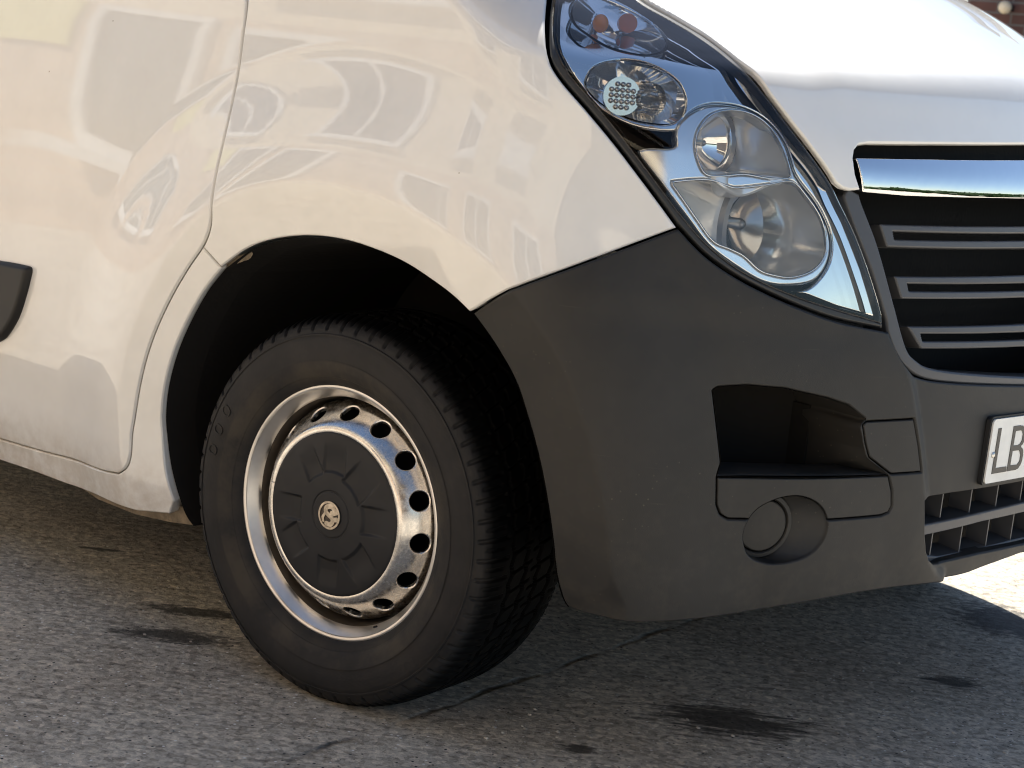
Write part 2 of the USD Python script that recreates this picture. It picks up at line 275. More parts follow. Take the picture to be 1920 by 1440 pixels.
def panel(S, poly, h=0.006, r=0.003, t=0.012, hb=None, disp=None, edge=True, flip=False, step=None):
    """A pressed panel: polygon in surface coordinates -> mesh with rolled edges and a return flange of depth t.
    S(u, v) gives points, disp(u, v) a height along the normal."""
    hb = hb or h * 0.7
    def base(u, v): return S(u, v)
    def norm0(u, v, e=0.0015, f=base):
        a = f(u + e, v) - f(u - e, v); b = f(u, v + e) - f(u, v - e)
        n = np.cross(a, b); n /= np.linalg.norm(n, axis=-1, keepdims=True) + 1e-15
        return -n if flip else n
    def full(u, v):
        p = base(u, v)
        return p if disp is None else p + norm0(u, v) * disp(u, v)[:, None]
    rings = [0.0, 0.3 * r, 0.65 * r, r] if edge else [0.0]
    pts, dd, bl = [], [], []
    n0 = 0
    for k, off in enumerate(rings):
        g = poly if off == 0 else poly.buffer(-off, join_style=2)
        for lp in loops(g):
            q = resample(lp, hb)
            if len(q) < 3: continue
            if k == 0: bl.append(np.arange(n0, n0 + len(q)))
            pts.append(q); dd.append(np.full(len(q), off)); n0 += len(q)
    inner = poly.buffer(-(rings[-1] + 0.55 * hb))
    x0, y0, x1, y1 = poly.bounds
    gx, gy = np.meshgrid(np.arange(x0, x1 + h, h), np.arange(y0, y1 + h, h * 0.866))
    gx[1::2] += h / 2
    g = np.stack([gx.ravel(), gy.ravel()], -1)
    if not inner.is_empty:
        shapely.prepare(inner); g = g[shapely.contains_xy(inner, g[:, 0], g[:, 1])]
        pts.append(g); dd.append(np.full(len(g), r))
    Q = np.vstack(pts); D = np.concatenate(dd)
    tri = Delaunay(Q).simplices
    c = Q[tri].mean(1); test = poly.buffer(1e-6); shapely.prepare(test)
    tri = tri[shapely.contains_xy(test, c[:, 0], c[:, 1])]
    ar = (Q[tri[:, 1], 0] - Q[tri[:, 0], 0]) * (Q[tri[:, 2], 1] - Q[tri[:, 0], 1]) - (Q[tri[:, 2], 0] - Q[tri[:, 0], 0]) * (Q[tri[:, 1], 1] - Q[tri[:, 0], 1])
    tri = tri[np.abs(ar) > 1e-12]; ar = ar[np.abs(ar) > 1e-12]
    tri[ar < 0] = tri[ar < 0][:, ::-1]
    if flip: tri = tri[:, ::-1]
    N = norm0(Q[:, 0], Q[:, 1], 0.0015, full) if disp is not None else norm0(Q[:, 0], Q[:, 1])
    P = full(Q[:, 0], Q[:, 1])
    if edge:
        dep = r - np.sqrt(np.maximum(0, r * r - (r - D) ** 2)); P = P - N * dep[:, None]
    # area weighted normals near the rolled edge, exact ones inside
    A = np.zeros_like(P); fn = np.cross(P[tri[:, 1]] - P[tri[:, 0]], P[tri[:, 2]] - P[tri[:, 0]])
    for k in range(3): np.add.at(A, tri[:, k], fn)
    A /= np.linalg.norm(A, axis=1, keepdims=True) + 1e-18
    Nn = np.where((D >= r * 0.99)[:, None], N, A) if edge else N
    V, Fc, NN = [P], [tri], [Nn]
    if t > 0:
        off = len(P)
        for lp in bl:
            m = len(lp); nb = N[lp]
            top = P[lp]; bot = top - nb * t
            tang = np.roll(top, -1, 0) - np.roll(top, 1, 0); out = np.cross(tang, nb); out /= np.linalg.norm(out, axis=1, keepdims=True) + 1e-15
            # outward = away from the panel
            i = np.arange(m); j = (i + 1) % m
            # orientation of loop
            sg = np.sign(np.sum(np.cross(np.append(Q[lp], Q[lp][:1], 0)[:-1], np.roll(Q[lp], -1, 0))))
            f = np.stack([off + i, off + m + i, off + m + j], 1); f2 = np.stack([off + i, off + m + j, off + j], 1)
            out = out if not flip else -out
            V += [top, bot]; NN += [out, out]
            ff = np.vstack([f, f2]); Fc.append(ff); off += 2 * m
    return np.vstack(V), np.vstack(Fc), np.vstack(NN)

def smooth_poly(pts, n=8, closed=True):
    """Catmull-Rom through measured points."""
    p = np.asarray(pts, float); m = len(p); out = []
    for i in range(m if closed else m - 1):
        a, b, c, d = (p[(i + k) % m] if closed else p[min(max(i + k, 0), m - 1)] for k in (-1, 0, 1, 2))
        for s in np.arange(n) / n:
            out.append(0.5 * (2 * b + (c - a) * s + (2 * a - 5 * b + 4 * c - d) * s * s + (3 * b - a - 3 * c + d) * s ** 3))
    if not closed: out.append(p[-1])
    return np.array(out)
def curve(pts, n=6): return smooth_poly(pts, n, closed=False).tolist()
def sm(x, a, b):
    t = np.clip((x - a) / (b - a), 0, 1); return t * t * (3 - 2 * t)

# ------------------------------------------------------------------ measured outlines (photograph pixels)
arch_wing = curve([(414, 502), (460, 469), (510, 451), (575, 444), (640, 451), (700, 469), (760, 496), (815, 532), (850, 559), (879, 587)])
arch_bump = curve([(879, 589), (918, 642), (958, 710), (984, 784), (1005, 858), (1021, 937), (1032, 1011), (1040, 1080), (1053, 1127), (1064, 1145)])
arch_sill = curve([(352, 990), (334, 960), (312, 885), (302, 810), (301, 770), (308, 715), (325, 655), (350, 598), (380, 545), (412, 504)])
seam_wb = curve([(879, 587), (966, 544), (1071, 502), (1177, 462), (1270, 428)])
lamp_left = curve([(1060, -150), (1040, -80), (1028, 0), (1024, 60), (1029, 110), (1050, 148), (1100, 206), (1150, 266), (1200, 331), (1250, 398), (1273, 430)])
lamp_low = curve([(1273, 430), (1318, 477), (1374, 517), (1436, 550), (1505, 580), (1573, 603), (1660, 621)])
lamp_right = curve([(1660, 621), (1656, 583), (1634, 514), (1607, 440), (1579, 381), (1561, 340), (1528, 292), (1487, 238), (1441, 178), (1386, 118), (1322, 68), (1258, 30), (1202, -2), (1140, -60), (1060, -150)])
door_edge = curve([(470, -130), (462, 0), (452, 90), (441, 180), (432, 270), (424, 340), (418, 395), (409, 430), (391, 464), (360, 508), (325, 570), (295, 640), (275, 715), (264, 800), (264, 850), (260, 872), (246, 882)], 5)
door_low = curve([(246, 882), (200, 876), (150, 864), (75, 845), (0, 823)], 3)
sill_low = curve([(0, 864), (60, 884), (130, 910), (200, 930), (260, 946), (322, 962)], 4)
ARCH = unary_union([poly_at(arch_wing + arch_bump + [(1000, 1290), (400, 1290)] + arch_sill)])
arch_line = LineString(at(arch_sill + arch_wing + arch_bump))

BW = 0.088
def arch_disp(u, v):
    P = np.stack([u, v], -1); d = shapely.distance(shapely.points(P), arch_line)
    tuck = 0.165 * ((d - BW) - np.sqrt((d - BW) ** 2 + 0.003 ** 2))     # lip band turns in towards the wheel behind a soft character line
    return 0.028 * (1 - sm(d, BW, 0.32)) + tuck
def side_disp(u, v):
    k = 0.0
    # long shallow scoop pressed into the door and a soft roll above the sill
    k = -0.006 * np.exp(-(((u + 1.15) / 0.32) ** 2 + ((v - 0.78) / 0.22) ** 2))
    k = k + 0.004 * np.exp(-((v - 0.30) / 0.05) ** 2)
    return arch_disp(u, v) + k
def shell_at(d): return lambda u, v: shell0(u, v, d)

# ------------------------------------------------------------------ the van
van = thing('delivery_van', 'white panel van with dark grey plastic bumper parked on the concrete', 'van')
# --- white side panels
FAR = -1.60
wing_top = [(u, z) for u, z in [(0.0, 1.29), (-0.30, 1.31)]]
def y_line(yv, zs):
    """shell points where |y| = yv: the bonnet's shut line along the wing top"""
    out = []
    for z in zs:
        us = np.linspace(0.02, UC, 900); P = shell0(us, np.full_like(us, z)); k = int(np.argmax(P[:, 1] >= -yv)); out.append((us[k], z))
    return out
LTOP = at([lamp_left[0]])[0]; YTOP = abs(float(shell0(LTOP[:1], LTOP[1:])[0, 1]))
shut = [y_line(YTOP + (0.80 - YTOP) * k, [LTOP[1] + 0.006 + (1.40 - LTOP[1] - 0.006) * k])[0] for k in np.linspace(0.0, 1.0, 12)]
lamp_top = [p for p in at(lamp_left)][:3]
wing_uv = np.vstack([at(door_edge[:46] if False else [p for p in door_edge if p[1] < 462]), at([(391, 464), (412, 501)]), at(arch_wing), at(seam_wb), at(list(reversed(lamp_left))),
                     np.array(shut), np.array([(-0.02, 1.40)])])
wing = Polygon(wing_uv).buffer(0)
wing = biggest(wing).buffer(-0.0016, join_style=2)
obj_vfn('front_wing', panel(shell0, wing, 0.0065, 0.0035, 0.014, 0.005, side_disp), PAINT, van)

dz = at(door_edge); dl = at(door_low)
door = Polygon(np.vstack([dz, dl, [(FAR, dl[-1][1] - 0.008), (FAR, 1.33), (dz[0][0] - 0.01, 1.33)]])).buffer(0)
door = biggest(door).buffer(-0.0011, join_style=2)
obj_vfn('front_door', panel(shell0, door, 0.0075, 0.004, 0.02, 0.005, side_disp), PAINT, van)
other_side = lambda p: shapely.transform(p, lambda c: np.stack([2 * UC - c[:, 0], c[:, 1]], -1))
obj_vfn('front_door', panel(shell0, other_side(door), 0.02, 0.004, 0.02, 0.015), PAINT, van)
pil_src = Polygon(np.vstack([at([p for p in door_edge if p[1] >= 462]), dl, [(FAR - 2.6, dl[-1][1] - 0.02)], [(FAR - 2.6, at([(0, 864)])[0][1] - 0.015)], at(sill_low), at(arch_sill[8:]), at([(412, 502), (392, 465)])])).buffer(0)
pil = biggest(pil_src).buffer(-0.0006, join_style=2)
obj_vfn('sill_panel', panel(shell_at(0.0012), pil, 0.0075, 0.003, 0.05, 0.005, side_disp), PAINT, van)
obj_vfn('sill_panel', panel(shell_at(0.003), other_side(pil), 0.02, 0.006, 0.10, 0.015), PAINT, van)
# dirty lower flange hanging below the sill in front of the jacking point
fl = poly_at([(122, 905), (210, 946), (290, 969), (352, 986), (352, 991), (300, 984), (230, 968), (170, 945)])
obj_vfn('sill_flange', panel(shell_at(0.022), poly_at([(100, 893), (215, 925), (330, 955), (338, 966), (344, 988), (300, 982), (235, 967), (165, 939)]), 0.01, 0.002, 0.006), MUD, van)

# --- bumper
bump_low = curve([(1064, 1145), (1085, 1149), (1124, 1151), (1335, 1153), (1480, 1136), (1600, 1114), (1700, 1099), (1800, 1085), (1855, 1066), (1920, 1042), (2000, 1010), (2100, 968), (2300, 880)], 5)
surround_out = curve([(1664, 618), (1678, 657), (1699, 688), (1734, 710), (1803, 719), (1920, 723), (2060, 722), (2300, 716)], 5)
outer = np.vstack([at(seam_wb), at(lamp_low), at(surround_out), at(bump_low[::-1]), at(arch_bump[::-1])])
bumper_half = biggest(Polygon(outer).buffer(0))
bump_all = biggest(mirror_half(bumper_half)).buffer(-0.0016, join_style=2)
low_open = [(1730, 937), (1785, 928), (1840, 920), (1920, 906), (2050, 880), (2300, 828), (2300, 920), (2050, 994), (1920, 1024), (1840, 1041), (1765, 1058), (1748, 1055), (1737, 1046), (1732, 1030), (1730, 1000)]
low_poly = biggest(mirror_half(poly_at(low_open)))
pocket = [(1335, 731), (1345, 725), (1400, 722), (1470, 728), (1550, 746), (1590, 760), (1622, 786), (1612, 797), (1611, 806), (1623, 858), (1640, 872), (1664, 890), (1342, 892), (1350, 866)]
pocket_poly = poly_at(pocket)
tow = [(1617, 797), (1624, 790), (1709, 784), (1717, 830), (1723, 883), (1668, 888), (1629, 857), (1622, 830)]
tow_poly = poly_at(tow)
step = [(1342, 893), (1664, 891), (1670, 920), (1670, 948), (1664, 960), (1650, 966), (1340 + 215, 974), (1400, 973), (1362, 971), (1348, 962), (1341, 945)]
step_poly = poly_at(step)
fun = smooth_poly([(1393, 1012), (1398, 985), (1420, 955), (1460, 935), (1500, 931), (1533, 945), (1549, 972), (1545, 1005), (1522, 1035), (1485, 1052), (1440, 1056), (1405, 1042)], 6)
fun_poly = poly_at(fun)
GAP = 0.0013
crease_line = LineString(at(curve([(1655, 628), (1682, 672), (1700, 716), (1712, 790), (1722, 870), (1729, 960), (1732, 1040), (1745, 1075), (1760, 1090)], 6)))
def bump_disp(u, v):
    k = arch_disp(u, v)
    da = shapely.distance(shapely.points(np.stack([u, v], -1)), arch_line); k = k + 0.06 * ((da - BW) - np.sqrt((da - BW) ** 2 + 0.004 ** 2)) + 0.006
    pts = shapely.points(np.stack([np.where(u > UC, 2 * UC - u, u), v], -1)); d = shapely.distance(pts, crease_line)
    cu = np.interp(v, *zip(*sorted((c[1], c[0]) for c in np.array(crease_line.coords))))
    uu = np.where(u > UC, 2 * UC - u, u)
    front = uu > cu
    ridge = np.where(front, -0.013 * sm(d, 0.0, 0.03), -0.004 * sm(d, 0.0, 0.10))
    fade = sm(v, 0.245, 0.30) * (1 - sm(v, 0.74, 0.80))
    corner = 0.012 * np.exp(-(((uu - 0.80) / 0.20) ** 2 + ((v - 0.42) / 0.16) ** 2))     # the corner swells round the lamp blank
    roll = -0.045 * sm(-v, -0.335, -0.255) ** 1.5 * sm(u, 0.55, 0.75)                                                # turns under at the chin
    return k + ridge * fade + corner * 0 + roll
solid = bump_all
for cut in (low_poly, unary_union([pocket_poly, tow_poly, step_poly]).buffer(0.0008).difference(fun_poly.buffer(-0.001)), fun_poly):
    mirrored = shapely.transform(cut, lambda c: np.stack([2 * UC - c[:, 0], c[:, 1]], -1))
    solid = solid.difference(cut).difference(mirrored)
solid = solid if solid.geom_type == 'Polygon' else biggest(solid)
obj_vfn('bumper', panel(shell0, solid, 0.006, 0.0035, 0.022, 0.004, bump_disp), BUMPER, van)
side_of = lambda p: [p, shapely.transform(p, lambda c: np.stack([2 * UC - c[:, 0], c[:, 1]], -1))]
tp = side_of(tow_poly.buffer(-GAP, join_style=2))
for pp in tp: obj_vfn('tow_eye_cover', panel(shell_at(0.0006), pp, 0.004, 0.002, 0.012, 0.003, bump_disp), BUMPER, van)
for pp in side_of(biggest(step_poly.buffer(-GAP, join_style=2).difference(fun_poly.buffer(0.0012)))):
    obj_vfn('bumper_step', panel(shell_at(0.0006), pp, 0.004, 0.002, 0.012, 0.003, bump_disp), BUMPER, van)

def loft(rings, close=True):
    """Quad strips between point rings of equal count."""
    n = len(rings[0]); V = np.vstack(rings); F = []
    i = np.arange(n); j = (i + 1) % n
    if not close: i, j = i[:-1], j[:-1]
    for k in range(len(rings) - 1):
        F += [np.stack([k * n + i, (k + 1) * n + i, (k + 1) * n + j], 1), np.stack([k * n + i, (k + 1) * n + j, k * n + j], 1)]
    return V, np.vstack(F)
def fan(ring):
    c = ring.mean(0); n = len(ring); i = np.arange(n)
    return np.vstack([ring, c]), np.stack([i, (i + 1) % n, np.full(n, n)], 1)
def both(v, f): return trimesh.Trimesh(v, f, process=False)
def flipy(m):
    m = m.copy(); m.vertices[:, 1] *= -1; m.invert(); return m
def at_disp(q, fn):
    u, v = q[:, 0], q[:, 1]; e = 0.0015
    p = shell0(u, v); n = np.cross(shell0(u + e, v) - shell0(u - e, v), shell0(u, v + e) - shell0(u, v - e)); n /= np.linalg.norm(n, axis=1, keepdims=True)
    return p + n * fn(u, v)[:, None], n

# pocket above the step: walls run back into the dark, the floor slopes up behind the step
front = resample(np.array(pocket_poly.exterior.coords)[:-1], 0.006)
pf, pn = at_disp(front, bump_disp); pf = pf - pn * 0.001
cen = pf.mean(0); lat = np.array([0.62, 0.78, 0.0]); lat /= np.linalg.norm(lat); inward = np.array([-0.80, 0.60, 0.0])
rel = pf - cen; a = rel @ lat; b = rel[:, 2]
def squeeze(k):
    aa = np.where(a > 0, a - k * 0.62 * np.maximum(0, a), a); bb = np.where(b < -0.02, b - k * 0.05, b)
    return cen + (inward * 0.15 * k) + aa[:, None] * lat + bb[:, None] * np.array([0, 0, 1.0]) + (rel - a[:, None] * lat - b[:, None] * np.array([0, 0, 1.0])) * (1 - k)
rg = [squeeze(k) for k in (0.0, 0.05, 0.12, 0.2, 0.3, 0.45, 0.6, 0.8, 1.0)]
pm = both(*loft(rg)); cap = both(*fan(rg[-1]))
for m in (pm, flipy(pm)): obj('bumper_pocket', m, BUMPER, van, smooth=60)
s_top = at(curve([(1342, 891), (1400, 891), (1500, 892), (1600, 891), (1664, 889)], 4)); s_back = at(curve([(1352, 866), (1408, 868), (1500, 870), (1580, 871), (1640, 874)], 4), 0.055)
ft, fn_ = at_disp(s_top, bump_disp); fb = shell0(s_back[:, 0], s_back[:, 1], 0.055)
lg = [ft - fn_ * 0.002, ft - fn_ * 0.006 + [0, 0, 0.003], fb, fb + [-0.06, 0.05, -0.03]]
lm_ = both(*loft(lg, close=False))
for m in (lm_, flipy(lm_)): obj('step_ledge', m, BUMPER, van, smooth=50)
for m in (cap, flipy(cap)): obj('pocket_back', m, VOID, van)

# blanked fog lamp: funnel cut along the driving direction with a blank disc at its end
fl_q = at(fun); fp, fnrm = at_disp(fl_q, bump_disp)
disc_c = xyz_at([(1441, 993)])[0]; ax = np.array([0.90, -0.42, -0.06]); ax /= np.linalg.norm(ax)
e1 = np.cross([0, 0, 1.0], ax); e1 /= np.linalg.norm(e1); e2 = np.cross(ax, e1)
disc_c = disc_c - ax * 0.020
ang = np.unwrap(np.arctan2((fp - fp.mean(0)) @ e2, (fp - fp.mean(0)) @ e1))
def dring(rad, back, an=ang): return disc_c - ax * back + rad * (np.cos(an)[:, None] * e1 + np.sin(an)[:, None] * e2)
R0 = 0.050
fr = [fp - fnrm * 0.0025, fp * 0.93 + dring(R0 + 0.006, 0.004) * 0.07 - fnrm * 0.004, fp * 0.45 + dring(R0 + 0.006, 0.006) * 0.55, dring(R0 + 0.004, 0.006), dring(R0 + 0.002, 0.0), dring(R0 - 0.004, -0.001), dring(R0 - 0.006, 0.001), dring(R0 - 0.0065, 0.005)]
funnel = both(*loft(fr))
rb = [dring(R0 - 0.0078, 0.005), dring(R0 - 0.0080, 0.0005), dring(R0 - 0.010, -0.0015), dring(R0 * 0.45, -0.003), dring(R0 * 0.08, -0.0035)]
blank = cat([both(*loft(rb)), both(*fan(rb[-1]))])
for m in (funnel, flipy(funnel)): obj('fog_lamp_funnel', m, BUMPER, van, smooth=40)
for m in (blank, flipy(blank)): obj('fog_lamp_blank', m, BUMPER, van, smooth=40)

# --- lower grille: shelf bars and upright ribs set back in the opening
midbar = [(1722, 986), (1840, 961), (1920, 942), (2050, 908), (2300, 840), (2300, 858), (2050, 926), (1920, 961), (1840, 979), (1722, 1007)]
botbar = [(1722, 1040), (1760, 1044), (1840, 1028), (1920, 1008), (2050, 974), (2300, 900), (2300, 925), (2050, 1000), (1920, 1030), (1840, 1048), (1750, 1066), (1722, 1060)]
for name, pp in (('lower_grille_bar', midbar), ('lower_grille_bar', botbar)):
    obj_vfn(name, panel(shell_at(0.022), biggest(mirror_half(poly_at(pp, 0.022))), 0.008, 0.003, 0.045, 0.006), GRILLE, van)
zt, zm, zb = (at([p], 0.03)[0][1] for p in ((1840, 915), (1840, 965), (1840, 1050)))
for k in range(-7, 8):
    for (z0, z1, sh) in ((zm + 0.006, zt + 0.02, 0.0), (zb, zm - 0.006, -0.014)):
        yy = k * 0.088 + 0.044 * 0 + sh
        P = shell0(np.interp(abs(yy), np.sort(np.abs(shell0(np.linspace(0.3, UC, 400), np.full(400, 0.46))[:, 1])), np.linspace(0.3, UC, 400)[::-1]), 0.46, 0.034)
        if abs(yy) < 0.42:
            b_ = bx(P[0] - 0.04, P[0], yy - 0.0016, yy + 0.0016, z0, z1); obj('lower_grille_rib', b_, GRILLE, van)
obj('lower_grille_back', bx(0.60, 0.64, -0.52, 0.52, 0.30, 0.62), VOID, van)

# --- bonnet
bar_slot = [(1616, 357), (1606, 325), (1602, 297), (1604, 283), (1612, 273), (1630, 270), (1760, 271), (1920, 272), (2060, 270), (2300, 262)]
bon_left = [(1616, 357), (1594, 359), (1578, 354), (1566, 344), (1557, 328), (1530, 289), (1489, 235), (1443, 175), (1388, 115), (1324, 65), (1260, 27), (1204, -5), (1142, -64), (1062, -154)]
bon = np.vstack([at(bar_slot[::-1]), at(bon_left), np.array(shut), [(shut[-1][0], 1.41)], [(UC, 1.41)]])
bonnet = biggest(mirror_half(biggest(Polygon(bon).buffer(0)))).buffer(-0.0016, join_style=2)
def bon_disp(u, v):
    uu = np.where(u > UC, 2 * UC - u, u)
    P = shell0(uu, v)
    return 0.008 * sm(-np.abs(P[:, 1]), -0.60, -0.52) * sm(v, 1.06, 1.22)     # raised centre of the bonnet
obj_vfn('bonnet', panel(shell0, bonnet, 0.007, 0.004, 0.007, 0.005, bon_disp), PAINT, van)
# wing on the far side, bounded the same way
lw = shapely.transform(wing, lambda c: np.stack([2 * UC - c[:, 0], c[:, 1]], -1))
obj_vfn('front_wing', panel(shell0, lw, 0.012, 0.0035, 0.014, 0.008), PAINT, van)

# --- upper grille
def sympanel(name, px, d, material, h=0.007, r=0.002, t=0.02, hole=None, disp=None):
    pg = poly_at(px, d)
    if hole is not None: pg = pg.difference(poly_at(hole, d))
    return obj_vfn(name, panel(shell_at(d), biggest(mirror_half(pg)), h, r, t, h * 0.7, disp), material, van)
sur_in = curve([(1612, 364), (1617, 382), (1647, 462), (1675, 563), (1699, 650), (1720, 677), (1747, 691), (1810, 700), (1920, 707), (2060, 707), (2300, 700)], 5)
sur_o = [(1590, 352), (1582, 368), (1600, 420), (1634, 505), (1663, 600)] + surround_out
sympanel('grille_surround', sur_in + sur_o[::-1], 0.012, GRILLE, 0.007, 0.004, 0.05)
def bar_disp(u, v):
    z0, z1 = barz; t = (v - (z0 + z1) / 2) / ((z1 - z0) / 2)
    return 0.004 * (1 - t * t)
bq = at([(1700, 297), (1700, 368)], 0.006); barz = (bq[1][1], bq[0][1])
sympanel('chrome_bar', [(1604, 296), (1700, 297), (1920, 298), (2060, 297), (2300, 290), (2300, 372), (2060, 376), (1920, 373), (1800, 371), (1700, 368), (1618, 361)], 0.006, CHROME, 0.005, 0.002, 0.02, disp=bar_disp)
sympanel('chrome_bar_recess', [(1590, 262), (1700, 262), (1920, 262), (2300, 255), (2300, 300), (1920, 306), (1700, 304), (1592, 304)], 0.045, VOID, 0.012, 0.002, 0.01)
for o, hl in ((([(1650, 420), (1920, 424), (2300, 426), (2300, 470), (1920, 466), (1664, 463)]), [(1675, 434), (1920, 438), (2300, 440), (2300, 455), (1920, 451), (1678, 449)]),
              ([(1678, 518), (1920, 516), (2300, 508), (2300, 554), (1920, 558), (1691, 560)], [(1702, 532), (1920, 531), (2300, 523), (2300, 539), (1920, 545), (1705, 546)]),
              ([(1703, 612), (1920, 608), (2300, 592), (2300, 634), (1920, 650), (1728, 654)], [(1727, 626), (1920, 623), (2300, 606), (2300, 620), (1920, 637), (1731, 640)])):
    sympanel('grille_bar', o, 0.028, GRILLE, 0.006, 0.003, 0.028, hole=hl)
obj('grille_back', bx(0.50, 0.54, -0.47, 0.47, 0.62, 1.02), VOID, van)

# --- number plate on its black holder
pt = 0.010; pc = np.array([0.800, 0.048, 0.5545])
def rrect(w, h, rad): return sbox(-w / 2 + rad, -h / 2 + rad, w / 2 - rad, h / 2 - rad).buffer(rad, quad_segs=6)
def plate_mesh(poly, thick, fwd):
    m = trimesh.creation.extrude_polygon(poly, thick, engine='earcut')
    T = np.eye(4); T[:3, 0] = [0, 1, 0]; T[:3, 1] = [math.sin(pt), 0, math.cos(pt)]; T[:3, 2] = [math.cos(pt), 0, -math.sin(pt)]; T[:3, 3] = pc + T[:3, 2] * fwd
    m.apply_transform(T); return m
plate = obj('number_plate', plate_mesh(rrect(0.52, 0.111, 0.008), 0.003, 0.0), PLATE, van, label='white front number plate with dark letters')
obj('plate_holder', plate_mesh(rrect(0.5275, 0.1185, 0.010), 0.008, -0.0086), BLACK, van)
for ch, x0 in (('L', -0.241), ('B', -0.188)):
    tm = meshkit.text_mesh(ch, 0.079, 0.0008, bold=False); tm.vertices[:, 0] -= tm.bounds[0, 0]; tm.vertices[:, 1] -= tm.bounds[0, 1]
    s = 0.050 / (tm.bounds[1, 0] - tm.bounds[0, 0]); tm.vertices[:, 0] *= s; tm.vertices[:, 1] *= 0.079 / tm.bounds[1, 1]
    T = np.eye(4); T[:3, 0] = [0, 1, 0]; T[:3, 1] = [math.sin(pt), 0, math.cos(pt)]; T[:3, 2] = [math.cos(pt), 0, -math.sin(pt)]
    T[:3, 3] = pc + T[:3, 2] * 0.0031 + T[:3, 0] * x0 + T[:3, 1] * (-0.0395); tm.apply_transform(T)
    obj('plate_letter', tm, INK, plate)
for yy in (-0.246, 0.246):
    sc = trimesh.creation.icosphere(2, 0.0052); sc.vertices *= [0.45, 1, 1]; sc.apply_translation(pc + [0.0035, yy, -0.006]); obj('plate_screw', sc, SCREW, plate, smooth=True)

# --- black side moulding on the door
ml = [(-60, 486), (0, 489), (45, 497), (58, 503), (56, 522), (48, 556), (36, 594), (18, 626), (0, 641), (-60, 664)]
mq = np.vstack([[(FAR + 0.01, at([(0, 486)])[0][1])], at(curve(ml, 4)[4:]), [(FAR + 0.01, at([(0, 641)])[0][1] - 0.012)]])
def mold(u, v): return np.full_like(u, 0.016) + side_disp(u, v)
obj_vfn('side_moulding', panel(shell0, Polygon(mq).buffer(0), 0.007, 0.012, 0.012, 0.004, mold), BUMPER, van)

# --- wheel arch liner and dark underside
al = np.array(arch_line.coords); ap, an_ = at_disp(al, lambda u, v: arch_disp(u, v)); ap = ap - an_ * 0.012
sh_in = ap.copy(); sh_in[:, 1] = -0.50; hub = np.array([0.05, 0, 0.37])
mid = ap + (hub - ap * [1, 0, 1]) * 0.02 + [0, 0.06, 0]
lv, lf = loft([ap, mid, sh_in], close=False)
iw_v = np.vstack([sh_in, [0.05, -0.50, 0.25]]); nI = len(sh_in)
iw_f = np.stack([np.arange(nI - 1), np.arange(1, nI), np.full(nI - 1, nI)], 1)
liner = cat([both(lv, lf), both(iw_v, iw_f)])
for m in (liner, flipy(liner)): obj('arch_liner', m, VOID, van)
obj('floor_pan', cat([bx(-4.0, -0.55, -0.90, 0.90, 0.33, 0.36), bx(-0.55, 0.62, -0.50, 0.50, 0.30, 0.33)]), VOID, van)
# mud caught on the return lip of the arch
mud_q = at(curve([(414, 503), (440, 487), (470, 476)], 16), 0.016)
mp = shell0(mud_q[:, 0], mud_q[:, 1], 0.018)
nM = len(mp); i = np.arange(nM - 1); dh = np.array([0.05, -1.0, 0.37]) - mp; dh[:, 1] = 0; dh /= np.linalg.norm(dh, axis=1, keepdims=True)
tt = np.linspace(0, 1, nM); wv = (0.002 + 0.012 * meshkit.fbm(np.stack([tt * 7, tt * 0, tt * 0], -1), 5, 9)) * np.sin(np.pi * np.clip(tt * 1.02, 0, 1)) ** 0.5
mv = np.vstack([mp + [0, 0.0, 0.004], mp + dh * wv[:, None] + [0, 0.003, 0]])
obj('mud_streak', both(mv, np.vstack([np.stack([i, i + nM, i + nM + 1], 1), np.stack([i, i + nM + 1, i + 1], 1)])), MUD, van)

